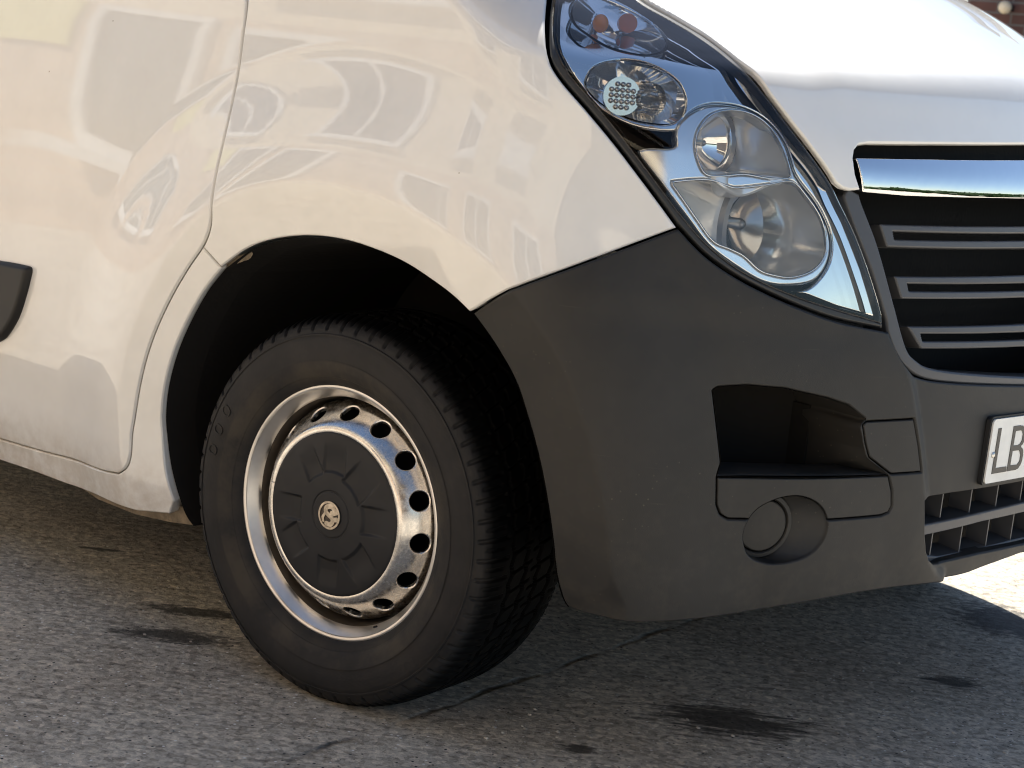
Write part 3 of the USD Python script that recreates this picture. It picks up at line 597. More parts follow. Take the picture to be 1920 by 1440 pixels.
# --- wheels (local frame: x forward, -y outward, z up, origin at the hub in the rim plane)
def lathe(prof, n=160, mod=None):
    """prof: (radius, outward) pairs; turns about the y axis."""
    p = np.asarray(prof, float); th = np.arange(n) * 2 * np.pi / n
    rings = []
    for r, o in p:
        rr = np.full(n, r); oo = np.full(n, o)
        rings.append(np.stack([rr * np.cos(th), -oo, rr * np.sin(th)], -1))
    return both(*loft(rings))
def rev(pts, k=6): return smooth_poly(pts, k, closed=False)
TZ0 = 0.338
def tyre_mesh():
    prof = np.vstack([rev([(0.207, -0.016), (0.2145, -0.006), (0.219, 0.004), (0.226, 0.0105), (0.234, 0.0155)], 4), rev([(0.2345, 0.0165), (0.246, 0.0215), (0.262, 0.0252), (0.2635, 0.0240), (0.280, 0.0245), (0.296, 0.0225), (0.3035, 0.0200), (0.304, 0.0214), (0.3065, 0.0208), (0.307, 0.0180), (0.3145, 0.0150), (0.322, 0.0090), (0.3290, -0.001)], 4)])
    rim_n = len(prof)
    tread = [(0.3290 + 0.0080 * math.sin(min(1, t / 0.16) * math.pi / 2) , -0.001 - t * 0.208) for t in np.linspace(0.02, 0.5, 46)]
    half = np.vstack([prof, tread]); back = half[::-1][1:].copy(); back[:, 1] = 2 * half[-1, 1] - back[:, 1]
    p = np.vstack([half, back]); n = 62 * 20; th = np.arange(n) * 2 * np.pi / n
    R, O = p[:, 0][:, None] * np.ones(n), p[:, 1][:, None] * np.ones(n)
    c = half[-1, 1]; dist = np.abs(O - c)                     # distance from the tread's centre line
    lug = (th * 62 / (2 * np.pi))[None, :] + np.where(O > c, 0, 0.5)
    ph = lug % 1.0
    sh = dist - 0.062
    # shoulder lugs: a groove between lugs, a shorter notch in each
    skew = (ph + 3.0 * sh) % 1.0
    R0 = R.copy()
    g1 = (sm(np.abs(skew - 0.5), 0.38, 0.43))
    on = sm(dist, 0.066, 0.072) * (1 - sm(dist, 0.118, 0.124)) * sm(R, 0.308, 0.316)
    g2 = (1 - sm(np.abs(skew - 0.52), 0.05, 0.10)) * sm(dist, 0.076, 0.082) * (1 - sm(dist, 0.108, 0.114))
    dep = 0.0050 * np.maximum(g1 * on, g2 * 0.75 * on)
    # running grooves: zigzag
    zz = 0.0035 * (2 * np.abs(((th * 62 / (2 * np.pi)) % 1.0) - 0.5) - 0.5) * 2
    for gc in (0.018, 0.056):
        dep = np.maximum(dep, 0.008 * (1 - sm(np.abs(np.abs(O - c + zz[None, :]) - gc), 0.0028, 0.0052)))
    sip = (1 - sm(np.abs(((lug * 1.0 + 9 * (O - c)) % 1.0) - 0.5), 0.05, 0.09)) * (1 - sm(dist, 0.050, 0.054))
    dep = np.maximum(dep, 0.006 * sip)
    inw = sm(dist, 0.10, 0.122)
    Rm = R - dep * (1 - 0.55 * inw); Om = O - np.sign(O - c) * dep * inw * 0.8
    V = np.stack([Rm * np.cos(th), -Om, Rm * np.sin(th)], -1).reshape(-1, 3)
    # the tyre stands flat on its contact patch and bulges a little there
    low = V[:, 2] < -0.20
    k = np.where(low, (-0.20 - V[:, 2]) / 0.14, 0)
    V[:, 1] += np.where(V[:, 1] < -c, -1, 1) * 0.006 * k * (np.abs(V[:, 1] + c) > 0.09)
    V[:, 2] = np.maximum(V[:, 2], -0.3285 + 0.0004 * np.sin(V[:, 0] * 300))
    m_, n_ = p.shape[0], n
    i, j = np.meshgrid(np.arange(m_ - 1), np.arange(n_), indexing='ij'); q = lambda a, b: a * n_ + (b % n_)
    F = np.vstack([np.stack([q(i, j), q(i + 1, j), q(i + 1, j + 1)], -1).reshape(-1, 3), np.stack([q(i, j), q(i + 1, j + 1), q(i, j + 1)], -1).reshape(-1, 3)])
    return both(V, F)
def on_sidewall(tm, ang0, r0, o0):
    """wraps flat lettering (x along, y up, z out) onto the sidewall"""
    v = tm.vertices.copy(); r = r0 + v[:, 1]; a = ang0 - v[:, 0] / r0
    o = np.interp(r, [0.262, 0.28, 0.296, 0.3035, 0.307], [0.0252, 0.0247, 0.0227, 0.0202, 0.0180]) + v[:, 2] - 0.0018
    return trimesh.Trimesh(np.stack([-r * np.cos(a) * -1, -o, r * np.sin(a)], -1), tm.faces, process=False)

def wheel(parent):
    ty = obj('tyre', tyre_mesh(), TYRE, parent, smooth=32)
    for a_deg, ch in ((199, 'O'), (192, 'O'), (185, 'O')) if False else ():
        pass
    for a_deg in (152.5, 160.5, 168.5):
        t_ = meshkit.text_mesh('0', 0.021, 0.0032); t_.vertices[:, 0] -= t_.bounds.mean(0)[0]; t_.vertices[:, 0] *= 1.25
        t_ = t_.subdivide()
        obj('raised_letter', on_sidewall(t_, math.radians(a_deg), 0.274, 0.02), TYRE, parent)
    rimp = np.vstack([rev([(0.2120, -0.012), (0.2175, -0.006), (0.2207, -0.0005), (0.2200, 0.0028), (0.2165, 0.0042), (0.2125, 0.0030)], 5),
                      rev([(0.2118, 0.0010), (0.2092, -0.0022), (0.2062, -0.0058), (0.2025, -0.0105), (0.1990, -0.0155), (0.1972, -0.0200)], 5)])
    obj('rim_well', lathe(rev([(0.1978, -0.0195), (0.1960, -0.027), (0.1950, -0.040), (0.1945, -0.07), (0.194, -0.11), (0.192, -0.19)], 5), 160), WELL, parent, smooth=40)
    obj('rim', lathe(rimp, 220), RIMSTEEL, parent, smooth=40)
    # pressed disc with fifteen ventilation holes: surface coordinates (arc at r = 0.172, distance along the profile)
    dp = rev([(0.1908, -0.078), (0.1900, -0.054), (0.1885, -0.0415), (0.1838, -0.0285), (0.1760, -0.0190), (0.1680, -0.0085), (0.1590, 0.0020), (0.1520, 0.0088), (0.1465, 0.0118), (0.1400, 0.0115), (0.1290, 0.0080)], 8)
    sl = np.concatenate([[0], np.cumsum(np.hypot(*np.diff(dp, axis=0).T))])
    def SD(u, v):
        r = np.interp(v, sl, dp[:, 0]); o = np.interp(v, sl, dp[:, 1]); a = u / 0.172 + 2.967
        return np.stack([r * np.cos(a), -o, r * np.sin(a)], -1)
    sh_ = float(np.interp(-0.172, -dp[::1, 0], sl)); per = 2 * math.pi * 0.172
    pl = sbox(0, 0, per, sl[-1])
    for k in range(15):
        a0 = (math.radians(180 - 65 + 24.0 * k) - 2.967) % (2 * math.pi)
        for w_ in (-per, 0, per):
            pl = pl.difference(Point(a0 * 0.172 + w_, sh_).buffer(0.0168, quad_segs=10))
    hd = panel(SD, biggest(pl), 0.0045, 0.0022, 0.006, 0.0032)
    obj_vfn('wheel_disc', hd, STEEL, parent)
    back = lathe([(0.19, -0.075), (0.05, -0.06)], 48); obj('brake_shield', back, VOID, parent)
    # plastic centre cap with eight pressed pockets
    rr = np.concatenate([np.linspace(0, 0.136, 90), [0.1385, 0.1402, 0.1408, 0.1408]]); n = 400; th = np.arange(n) * 2 * np.pi / n
    oo = np.concatenate([0.0195 - 0.006 * (np.linspace(0, 1, 90)) ** 2, [0.0128, 0.0115, 0.0095, 0.004]])
    A, Rg = np.meshgrid(th, rr); Og = oo[:, None] * np.ones_like(A)
    fr_ = Rg / 0.141
    for k, (ad, rin, wd_) in enumerate(((125, .50, .13), (91, .52, .17), (50, .46, .19), (5, .50, .17), (-46, .55, .19), (-90, .56, .15), (-142, .58, .18), (-176, .50, .15))):
        a0 = math.radians(180 - ad) if False else math.radians(ad)
        da = np.abs((A - a0 + np.pi) % (2 * np.pi) - np.pi) * fr_
        side = 1 - sm(da, wd_ - 0.02, wd_ + 0.02); rad = sm(fr_, rin - 0.02, rin + 0.02) * (1 - sm(fr_, rin + 0.10, 0.93))
        Og = Og - 0.0042 * side * rad
    Og = Og + 0.0012 * (1 - sm(np.abs(fr_ - 0.285), 0.008, 0.016)) * -1
    V = np.stack([Rg * np.cos(A), -Og, Rg * np.sin(A)], -1).reshape(-1, 3); m_ = len(rr)
    i, j = np.meshgrid(np.arange(m_ - 1), np.arange(n), indexing='ij'); q = lambda a, b: a * n + (b % n)
    F = np.vstack([np.stack([q(i, j), q(i + 1, j), q(i + 1, j + 1)], -1).reshape(-1, 3), np.stack([q(i, j), q(i + 1, j + 1), q(i, j + 1)], -1).reshape(-1, 3)])
    obj('centre_cap', both(V, F[:, ::-1]) if False else both(V, F[:, ::-1]), CAP, parent, smooth=25)
    # round emblem: dark field, raised ring and a winged beast reduced to its S-shaped curve
    def flat(poly, o, thick):
        m = trimesh.creation.extrude_polygon(poly, thick, engine='earcut'); v = m.vertices
        return trimesh.Trimesh(np.stack([v[:, 0], -(o + v[:, 2]), v[:, 1]], -1), m.faces[:, ::-1], process=False)
    obj('emblem_field', flat(Point(0, 0).buffer(0.0225), 0.0185, 0.0022), EMBLEM_BASE, parent)
    ring = Point(0, 0).buffer(0.0242).difference(Point(0, 0).buffer(0.0205))
    S_ = smooth_poly([(0.010, 0.012), (0.004, 0.016), (-0.006, 0.013), (-0.008, 0.006), (-0.002, 0.001), (0.006, -0.003), (0.009, -0.009), (0.004, -0.015), (-0.005, -0.015)], 8, closed=False)
    beast = LineString(S_).buffer(0.0042).union(LineString([(0.006, 0.004), (0.017, 0.009)]).buffer(0.0048)).union(LineString([(0.010, -0.006), (0.018, -0.004)]).buffer(0.004)).union(LineString([(-0.008, 0.004), (-0.014, -0.006), (-0.012, -0.012)]).buffer(0.0026))
    bad = unary_union([ring, beast.intersection(Point(0, 0).buffer(0.022))])
    obj('emblem', cat([flat(g, 0.0205, 0.0018) for g in getattr(bad, 'geoms', [bad])]), EMBLEM, parent)
    bw_ = trimesh.creation.capsule(0.020, 0.006, count=[10, 10]); bw_.vertices = bw_.vertices[:, [0, 2, 1]] * 0.32 + [0.105, -0.004, -0.172] ; obj('balance_weight', bw_, BLACK, parent, smooth=True)

w0 = UsdGeom.Xform.Define(stage, path_for('wheel', pth(van)))
wheel(w0)
st, cb = 0.10459, -0.02423
n_ = np.array([math.sin(st), -math.cos(st) * math.cos(cb), math.sin(cb)]); n_ /= np.linalg.norm(n_)
ex = -np.cross(n_, [0, 0, 1]); ex /= np.linalg.norm(ex); ez = np.cross(-n_, ex) * -1; ez = np.cross(ex, -n_)
w0.AddTransformOp().Set(Gf.Matrix4d(*ex, 0, *(-n_), 0, *ez, 0, 0, -0.93, 0.33, 1))
for (x_, y_, flip) in ((0.0, 0.93, True), (-3.182, -0.93, False), (-3.182, 0.93, True)):
    w = UsdGeom.Xform.Define(stage, path_for('wheel', pth(van))); c_ = -1 if flip else 1
    w.GetPrim().GetReferences().AddInternalReference(w0.GetPath()); w.GetPrim().SetInstanceable(True)
    w.ClearXformOpOrder(); w.MakeMatrixXform().Set(Gf.Matrix4d(c_, 0, 0, 0, 0, c_, 0, 0, 0, 0, 1, 0, x_, y_, 0.33, 1))

# --- headlamp
hl = UsdGeom.Xform.Define(stage, path_for('headlight', pth(van))); hl2 = UsdGeom.Xform.Define(stage, path_for('headlight', pth(van))); HLS = (hl, hl2)
hl_out = poly_at(lamp_left[:-1] + lamp_low[:-1] + lamp_right)
glass_px = curve([(1048, -70), (1043, 0), (1040, 60), (1047, 100), (1068, 140), (1110, 188), (1160, 248), (1212, 316), (1262, 383), (1282, 408), (1320, 452), (1370, 494), (1425, 526), (1500, 558), (1573, 581), (1652, 604)], 5) + \
    curve([(1652, 602), (1650, 583), (1629, 514), (1602, 442), (1574, 385), (1555, 346), (1522, 298), (1480, 244), (1434, 184), (1379, 125), (1315, 75), (1251, 37), (1194, 3), (1130, -60), (1075, -110), (1048, -70)], 5)[:-1]
glass = biggest(poly_at(glass_px))
for h_, pp in zip(HLS, side_of(biggest(hl_out.buffer(-0.0035, join_style=2).difference(glass)))):
    obj_vfn('lamp_seal', panel(shell_at(0.002), pp, 0.006, 0.004, 0.012, 0.004), GASKET, h_)
lens_poly = glass.buffer(0.004)
obj_vfn('lens', panel(shell_at(0.0005), lens_poly, 0.007, 0.004, 0.0, 0.005), LENS, hl)
obj_vfn('lens', panel(shell_at(0.0005), side_of(lens_poly)[1], 0.012, 0.004, 0.0, 0.008), LENS, hl2)
gb = resample(np.array(lens_poly.exterior.coords)[:-1], 0.008)
hring = [shell0(gb[:, 0], gb[:, 1], d_) for d_ in (0.040, 0.05)]
deep = shell0(gb[:, 0], gb[:, 1], 0.03); deep = deep.mean(0) + (deep - deep.mean(0)) * 0.92 + np.array([-0.26, 0.02, -0.02])
hous = cat([both(*loft(hring + [deep])), both(*fan(deep))])
for h_, m in zip(HLS, (hous, flipy(hous))): obj('lamp_housing', m, VOID, h_)

DCH = 0.030
ind_px = smooth_poly([(1072, 27), (1081, 47), (1099, 61), (1121, 76), (1146, 88), (1182, 98), (1211, 102), (1237, 97), (1248, 84), (1245, 69), (1228, 47), (1200, 27), (1164, 8), (1128, -6), (1092, -6), (1076, 8)], 4)
side_px = smooth_poly([(1098, 153), (1110, 130), (1132, 117), (1164, 110), (1200, 115), (1237, 130), (1267, 151), (1282, 175), (1285, 198), (1277, 219), (1255, 232), (1218, 230), (1182, 222), (1146, 206), (1117, 186), (1101, 168)], 4)
plate_px = curve([(1052, -66), (1047, 0), (1044, 60), (1051, 98), (1072, 138), (1105, 182), (1128, 208), (1160, 226), (1200, 240), (1240, 246), (1268, 246)], 4) + \
    curve([(1268, 244), (1280, 224), (1310, 202), (1350, 195), (1400, 203), (1442, 227), (1474, 270), (1494, 328), (1534, 384), (1558, 440), (1556, 492), (1530, 532), (1500, 548)], 4) + [(1570, 576), (1648, 598)] + \
    [(1646, 583), (1625, 514), (1598, 442), (1570, 385), (1551, 346), (1518, 298), (1476, 244), (1430, 184), (1375, 125), (1311, 75), (1247, 37), (1190, 3), (1126, -58), (1075, -100)]
plate_poly = biggest(poly_at(plate_px, DCH).difference(poly_at(ind_px, DCH)).difference(poly_at(side_px, DCH)))
def ch_disp(u, v): return 0.004 * np.sin(u * 26 + v * 9) * 0.5
for h_, pp in zip(HLS, side_of(plate_poly)): obj_vfn('reflector_plate', panel(shell_at(DCH), pp, 0.006, 0.004, 0.02, 0.004, ch_disp), REFLECTOR, h_)
def bowl(px, d, axis, depth, name, close=0.02, steps=9):
    q = at(px, d); ring = shell0(q[:, 0], q[:, 1], d + 0.004); c = ring.mean(0); ax_ = np.asarray(axis, float); ax_ /= np.linalg.norm(ax_)
    rings = [ring]
    for k in np.linspace(0.04, 1, steps): rings.append(c + (ring - c) * max(close, math.sqrt(1 - k) if k < 1 else close) - ax_ * depth * k)
    m = both(*loft(rings)); m = cat([m, both(*fan(rings[-1]))])
    for h_, mm in zip(HLS, (m, flipy(m))): obj(name, mm, BOWL, h_, smooth=60)
    return c, ax_
ci, ai = bowl(ind_px, DCH, (0.75, -0.62, 0.22), 0.030, 'indicator_bowl')
cs, as_ = bowl(side_px, DCH, (0.75, -0.62, 0.22), 0.030, 'side_lamp_bowl')
def spot(px, d, back=0.0, axis=(0.85, -0.50, 0.10)):
    ax_ = np.asarray(axis) / np.linalg.norm(axis); return xyz_at([px], d)[0] - ax_ * back
def cyl_along(c, axis, r0, r1, length, n=40, rings=6, fl=0.0, nf=24):
    ax_ = np.asarray(axis, float) / np.linalg.norm(axis); a1 = np.cross(ax_, [0, 0, 1.0]); a1 /= np.linalg.norm(a1); a2 = np.cross(ax_, a1)
    th = np.arange(n * 4) * 2 * np.pi / (n * 4); rs = []
    for t in np.linspace(0, 1, rings):
        r = (r0 + (r1 - r0) * t) * (1 + fl * np.cos(nf * th)); rs.append(c + ax_ * length * (t - 0.5) + r[:, None] * (np.cos(th)[:, None] * a1 + np.sin(th)[:, None] * a2))
    return rs
bc = spot((1126, 44), DCH + 0.004)
bs = trimesh.creation.icosphere(3, 0.0125); bs.vertices = bs.vertices * [1.0, 1.0, 1.15] + bc
collar = both(*loft(cyl_along(spot((1140, 44), DCH + 0.022), (0.85, -0.5, 0.1), 0.024, 0.027, 0.022, fl=0.03, nf=26)))
for h_, m in zip(HLS, (bs, flipy(bs))): obj('indicator_bulb', m, BULB, h_, smooth=True)
for h_, m in zip(HLS, (collar, flipy(collar))): obj('bulb_collar', m, REFLECTOR, h_, smooth=30)
bulb_image = both(*loft(cyl_along(spot((1176, 44), DCH + 0.010), (0.75, -0.62, 0.1), 0.0150, 0.0150, 0.012, n=10)))  # amber drum modelled in place of the bulb's reflection in the bowl
bulb_image = cat([bulb_image, both(*fan(cyl_along(spot((1176, 44), DCH + 0.010), (0.75, -0.62, 0.1), 0.0150, 0.0150, 0.012, n=10)[-1]))])
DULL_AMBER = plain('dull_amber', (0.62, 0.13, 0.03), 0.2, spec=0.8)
for h_, m in zip(HLS, (bulb_image, flipy(bulb_image))): obj('bulb_holder', m, DULL_AMBER, h_, smooth=30)
# side lamp: round pressed lens disc with a grid of pips, and its fluted barrel
sc_ = spot((1165, 180), DCH - 0.002); AX = np.array([0.80, -0.58, 0.05]); AX /= np.linalg.norm(AX)
dring_ = cyl_along(sc_, AX, 0.029, 0.029, 0.008, n=20)
cup = cat([both(*loft(dring_)), both(*fan(dring_[-1]))])
a1 = np.cross(AX, [0, 0, 1.0]); a1 /= np.linalg.norm(a1); a2 = np.cross(AX, a1)
pips = []
for i_ in range(-4, 5):
    for j_ in range(-4, 5):
        if math.hypot(i_, j_) < 2.7:
            b_ = trimesh.creation.icosphere(2, 0.0040); b_.apply_translation(sc_ + AX * 0.0048 + a1 * i_ * 0.0085 + a2 * j_ * 0.0085); pips.append(b_)
FROST = mat('pressed_lens', {'p': ('principled_bsdf', {'base_color': (0.62, 0.62, 0.61), 'roughness': 0.15, 'metallic': 0.9})})
sl_ = cat([cup] + pips)
for h_, m in zip(HLS, (sl_, flipy(sl_))): obj('side_lamp_lens', m, FROST, h_, smooth=40)
sb_ = both(*loft(cyl_along(spot((1214, 186), DCH + 0.014), (0.95, -0.3, 0.05), 0.0285, 0.0235, 0.032, n=26, fl=0.025, nf=30)))
for h_, m in zip(HLS, (sb_, flipy(sb_))): obj('side_lamp_barrel', m, FROST, h_, smooth=30)

# main and dipped beam: satin bezel, tubes running back, mirrored bowls
DB = 0.022
bez = curve([(1196, 282), (1216, 277), (1264, 276), (1266, 252), (1278, 226), (1310, 203), (1350, 196), (1400, 204), (1441, 228), (1472, 270), (1491, 329), (1531, 385), (1555, 440), (1553, 490), (1525, 528), (1470, 536), (1428, 528), (1385, 503), (1330, 462), (1288, 408), (1240, 345), (1212, 310), (1197, 290)], 4)
up_px = smooth_poly([(1303, 268), (1312, 238), (1335, 214), (1370, 206), (1410, 214), (1444, 239), (1467, 278), (1481, 318), (1478, 334), (1440, 334), (1395, 327), (1350, 330), (1322, 326), (1308, 300)], 5)
lo_px = curve([(1260, 341), (1300, 337), (1335, 338), (1368, 350), (1385, 352), (1440, 346), (1484, 340), (1512, 368), (1537, 405), (1548, 442), (1546, 480), (1522, 508), (1482, 520), (1442, 514), (1420, 504), (1394, 480), (1366, 466), (1336, 452), (1306, 412), (1281, 376), (1256, 341)], 4)[:-1]
bez_poly = biggest(poly_at(bez, DB).difference(poly_at(up_px, DB)).difference(poly_at(lo_px, DB)))
for h_, pp in zip(HLS, side_of(bez_poly)): obj_vfn('lamp_bezel', panel(shell_at(DB), pp, 0.005, 0.0045, 0.02, 0.0035), BEZEL, h_)
def tube_and_bowl(px, cpx, R, name, back=0.085):
    q = resample(at(px, DB), 0.004); ring = shell0(q[:, 0], q[:, 1], DB + 0.003); AXX = np.array([1.0, 0.0, 0.02])
    c = ring.mean(0)
    D = rays([cpx])[0]; xb = c[0] - back + 0.02; bc_ = CAM + D * ((xb - CAM[0]) / D[0])
    u1 = np.array([0, 1.0, 0]); u2 = np.array([0, 0, 1.0])
    rb_ = ring.copy(); rb_[:, 0] = xb + (ring[:, 0] - c[0]) * 0.25; mid_ = (ring + rb_) / 2
    an = np.arctan2(rb_[:, 2] - bc_[2], rb_[:, 1] - bc_[1])
    circ = lambda r, dx: bc_ + np.array([dx, 0, 0]) + r * (np.cos(an)[:, None] * u1 + np.sin(an)[:, None] * u2)
    tan_ = np.roll(ring, -1, 0) - np.roll(ring, 1, 0); tan_ /= np.linalg.norm(tan_, axis=1, keepdims=True); fx = np.array([0.75, -0.66, 0.0]); sd = np.cross(tan_, fx); sd /= np.linalg.norm(sd, axis=1, keepdims=True)
    ru = ring + fx * 0.004; rim_ = both(*loft([ru + 0.0017 * (math.cos(q_) * sd + math.sin(q_) * fx) for q_ in np.linspace(0, 2 * math.pi, 9)]))
    for h_, m in zip(HLS, (rim_, flipy(rim_))): obj(name + '_rim', m, REFLECTOR, h_, smooth=True)
    wall = both(*loft([ring, mid_, rb_, circ(R * 1.13, 0.0)]))
    lip = both(*loft([circ(R * 1.14, 0.0), circ(R * 1.13, 0.010), circ(R * 1.03, 0.012), circ(R, 0.004)]))
    rs = [circ(R, 0.004)] + [circ(R * math.sqrt(1 - k), -R * 0.62 * k) for k in np.linspace(0.06, 0.98, 14)]
    bw = cat([both(*loft(rs)), both(*fan(rs[-1]))])
    for h_, m in zip(HLS, (wall, flipy(wall))): obj(name + '_tube', m, SATIN, h_, smooth=45)
    for h_, m in zip(HLS, (lip, flipy(lip))): obj(name + '_ring', m, RING, h_, smooth=30)
    for h_, m in zip(HLS, (bw, flipy(bw))): obj(name + '_bowl', m, BOWL, h_, smooth=60)
    bulb = trimesh.creation.capsule(R * 0.5, R * 0.11, count=[12, 8]); bulb.apply_transform(trimesh.transformations.rotation_matrix(math.pi / 2, [0, 1, 0])); bulb.apply_translation(bc_ + [-R * 0.55, 0, 0])
    for h_, m in zip(HLS, (bulb, flipy(bulb))): obj(name + '_bulb', m, RING, h_, smooth=True)
    return bc_
tube_and_bowl(up_px, (1332, 270), 0.049, 'main_beam')
tube_and_bowl(lo_px, (1412, 424), 0.084, 'dipped_beam', 0.095)
vis = curve([(1322, 331), (1395, 322), (1474, 334), (1462, 346), (1440, 349), (1415, 362), (1392, 368), (1365, 360), (1345, 349), (1322, 331)], 4)[:-1]
for h_, pp in zip(HLS, side_of(biggest(poly_at(vis, 0.026)))): obj_vfn('beam_visor', panel(shell_at(0.026), pp, 0.004, 0.004, 0.03, 0.003, lambda u, v: 0.006 * np.sin(u * 60)), SATIN, h_)

# --- rest of the van above and behind: cab, load box, glass, mirrors (what shades the ground)
def slab(profile, yfun, n=40):
    """solid between y = -yfun(z) and +yfun(z) over a side outline (x, z)"""
    m = trimesh.creation.extrude_polygon(Polygon(profile), 2.0, engine='earcut'); m = m.subdivide_to_size(0.35)
    v = m.vertices; y = (v[:, 2] - 1.0); V = np.stack([v[:, 0], y * yfun(v[:, 1]), v[:, 1]], -1)
    return trimesh.Trimesh(V, m.faces[:, ::-1], process=False)
yf = lambda z: np.interp(z, [0.2, 0.5, 1.3, 1.9, 2.2, 2.32, 2.36], [0.985, 1.0, 0.955, 0.885, 0.83, 0.74, 0.68])
obj('cab_top', slab([(-0.02, 1.395), (0.20, 1.385), (-0.62, 2.12), (-0.80, 2.24), (-1.60, 2.34), (-1.60, 1.31), (-0.02, 1.31)], yf), PAINT, van)
obj('load_body', slab([(-1.45, 0.36), (-1.45, 2.345), (-2.2, 2.36), (-4.16, 2.33), (-4.21, 1.3), (-4.19, 0.40), (-3.62, 0.34), (-3.6, 0.5), (-3.45, 0.72), (-3.18, 0.80), (-2.91, 0.72), (-2.76, 0.5), (-2.74, 0.34)], lambda z: yf(z) * 0.985), PAINT, van)
ws = slab([(0.185, 1.415), (-0.61, 2.13), (-0.60, 2.145), (0.20, 1.428)], lambda z: yf(z) * 0.92); obj('windscreen', ws, GLASSDARK, van)
def side_glass(x, s): 
    p = np.array([[x0, s * (float(yf(z)) + 0.004), z] for x0, z in x]); n = len(p)
    q = p + [0, -s * 0.02, 0]; V = np.vstack([p, q]); i = np.arange(1, n - 1)
    F = np.vstack([np.stack([np.zeros_like(i), i, i + 1], 1), np.stack([np.zeros_like(i), i + 1, i], 1)]); return both(V, F)
for s in (-1, 1): obj('door_window', side_glass([(-0.20, 1.46), (-0.72, 1.95), (-1.45, 1.97), (-1.45, 1.42)], s), GLASSDARK, van)
for s in (-1, 1):
    mr = trimesh.creation.icosphere(3, 1.0); mr.vertices *= [0.07, 0.11, 0.17]; mr.apply_translation([-0.28, s * 1.16, 1.62])
    arm = bx(-0.32, -0.24, min(s * 0.92, s * 1.12), max(s * 0.92, s * 1.12), 1.50, 1.54); obj('door_mirror', cat([mr, arm]), BLACK, van, smooth=40)
obj('tail_light', bx(-4.2, -4.16, -0.9, -0.8, 0.9, 1.4), plain('red_lens', (0.35, 0.01, 0.01), 0.15), van)

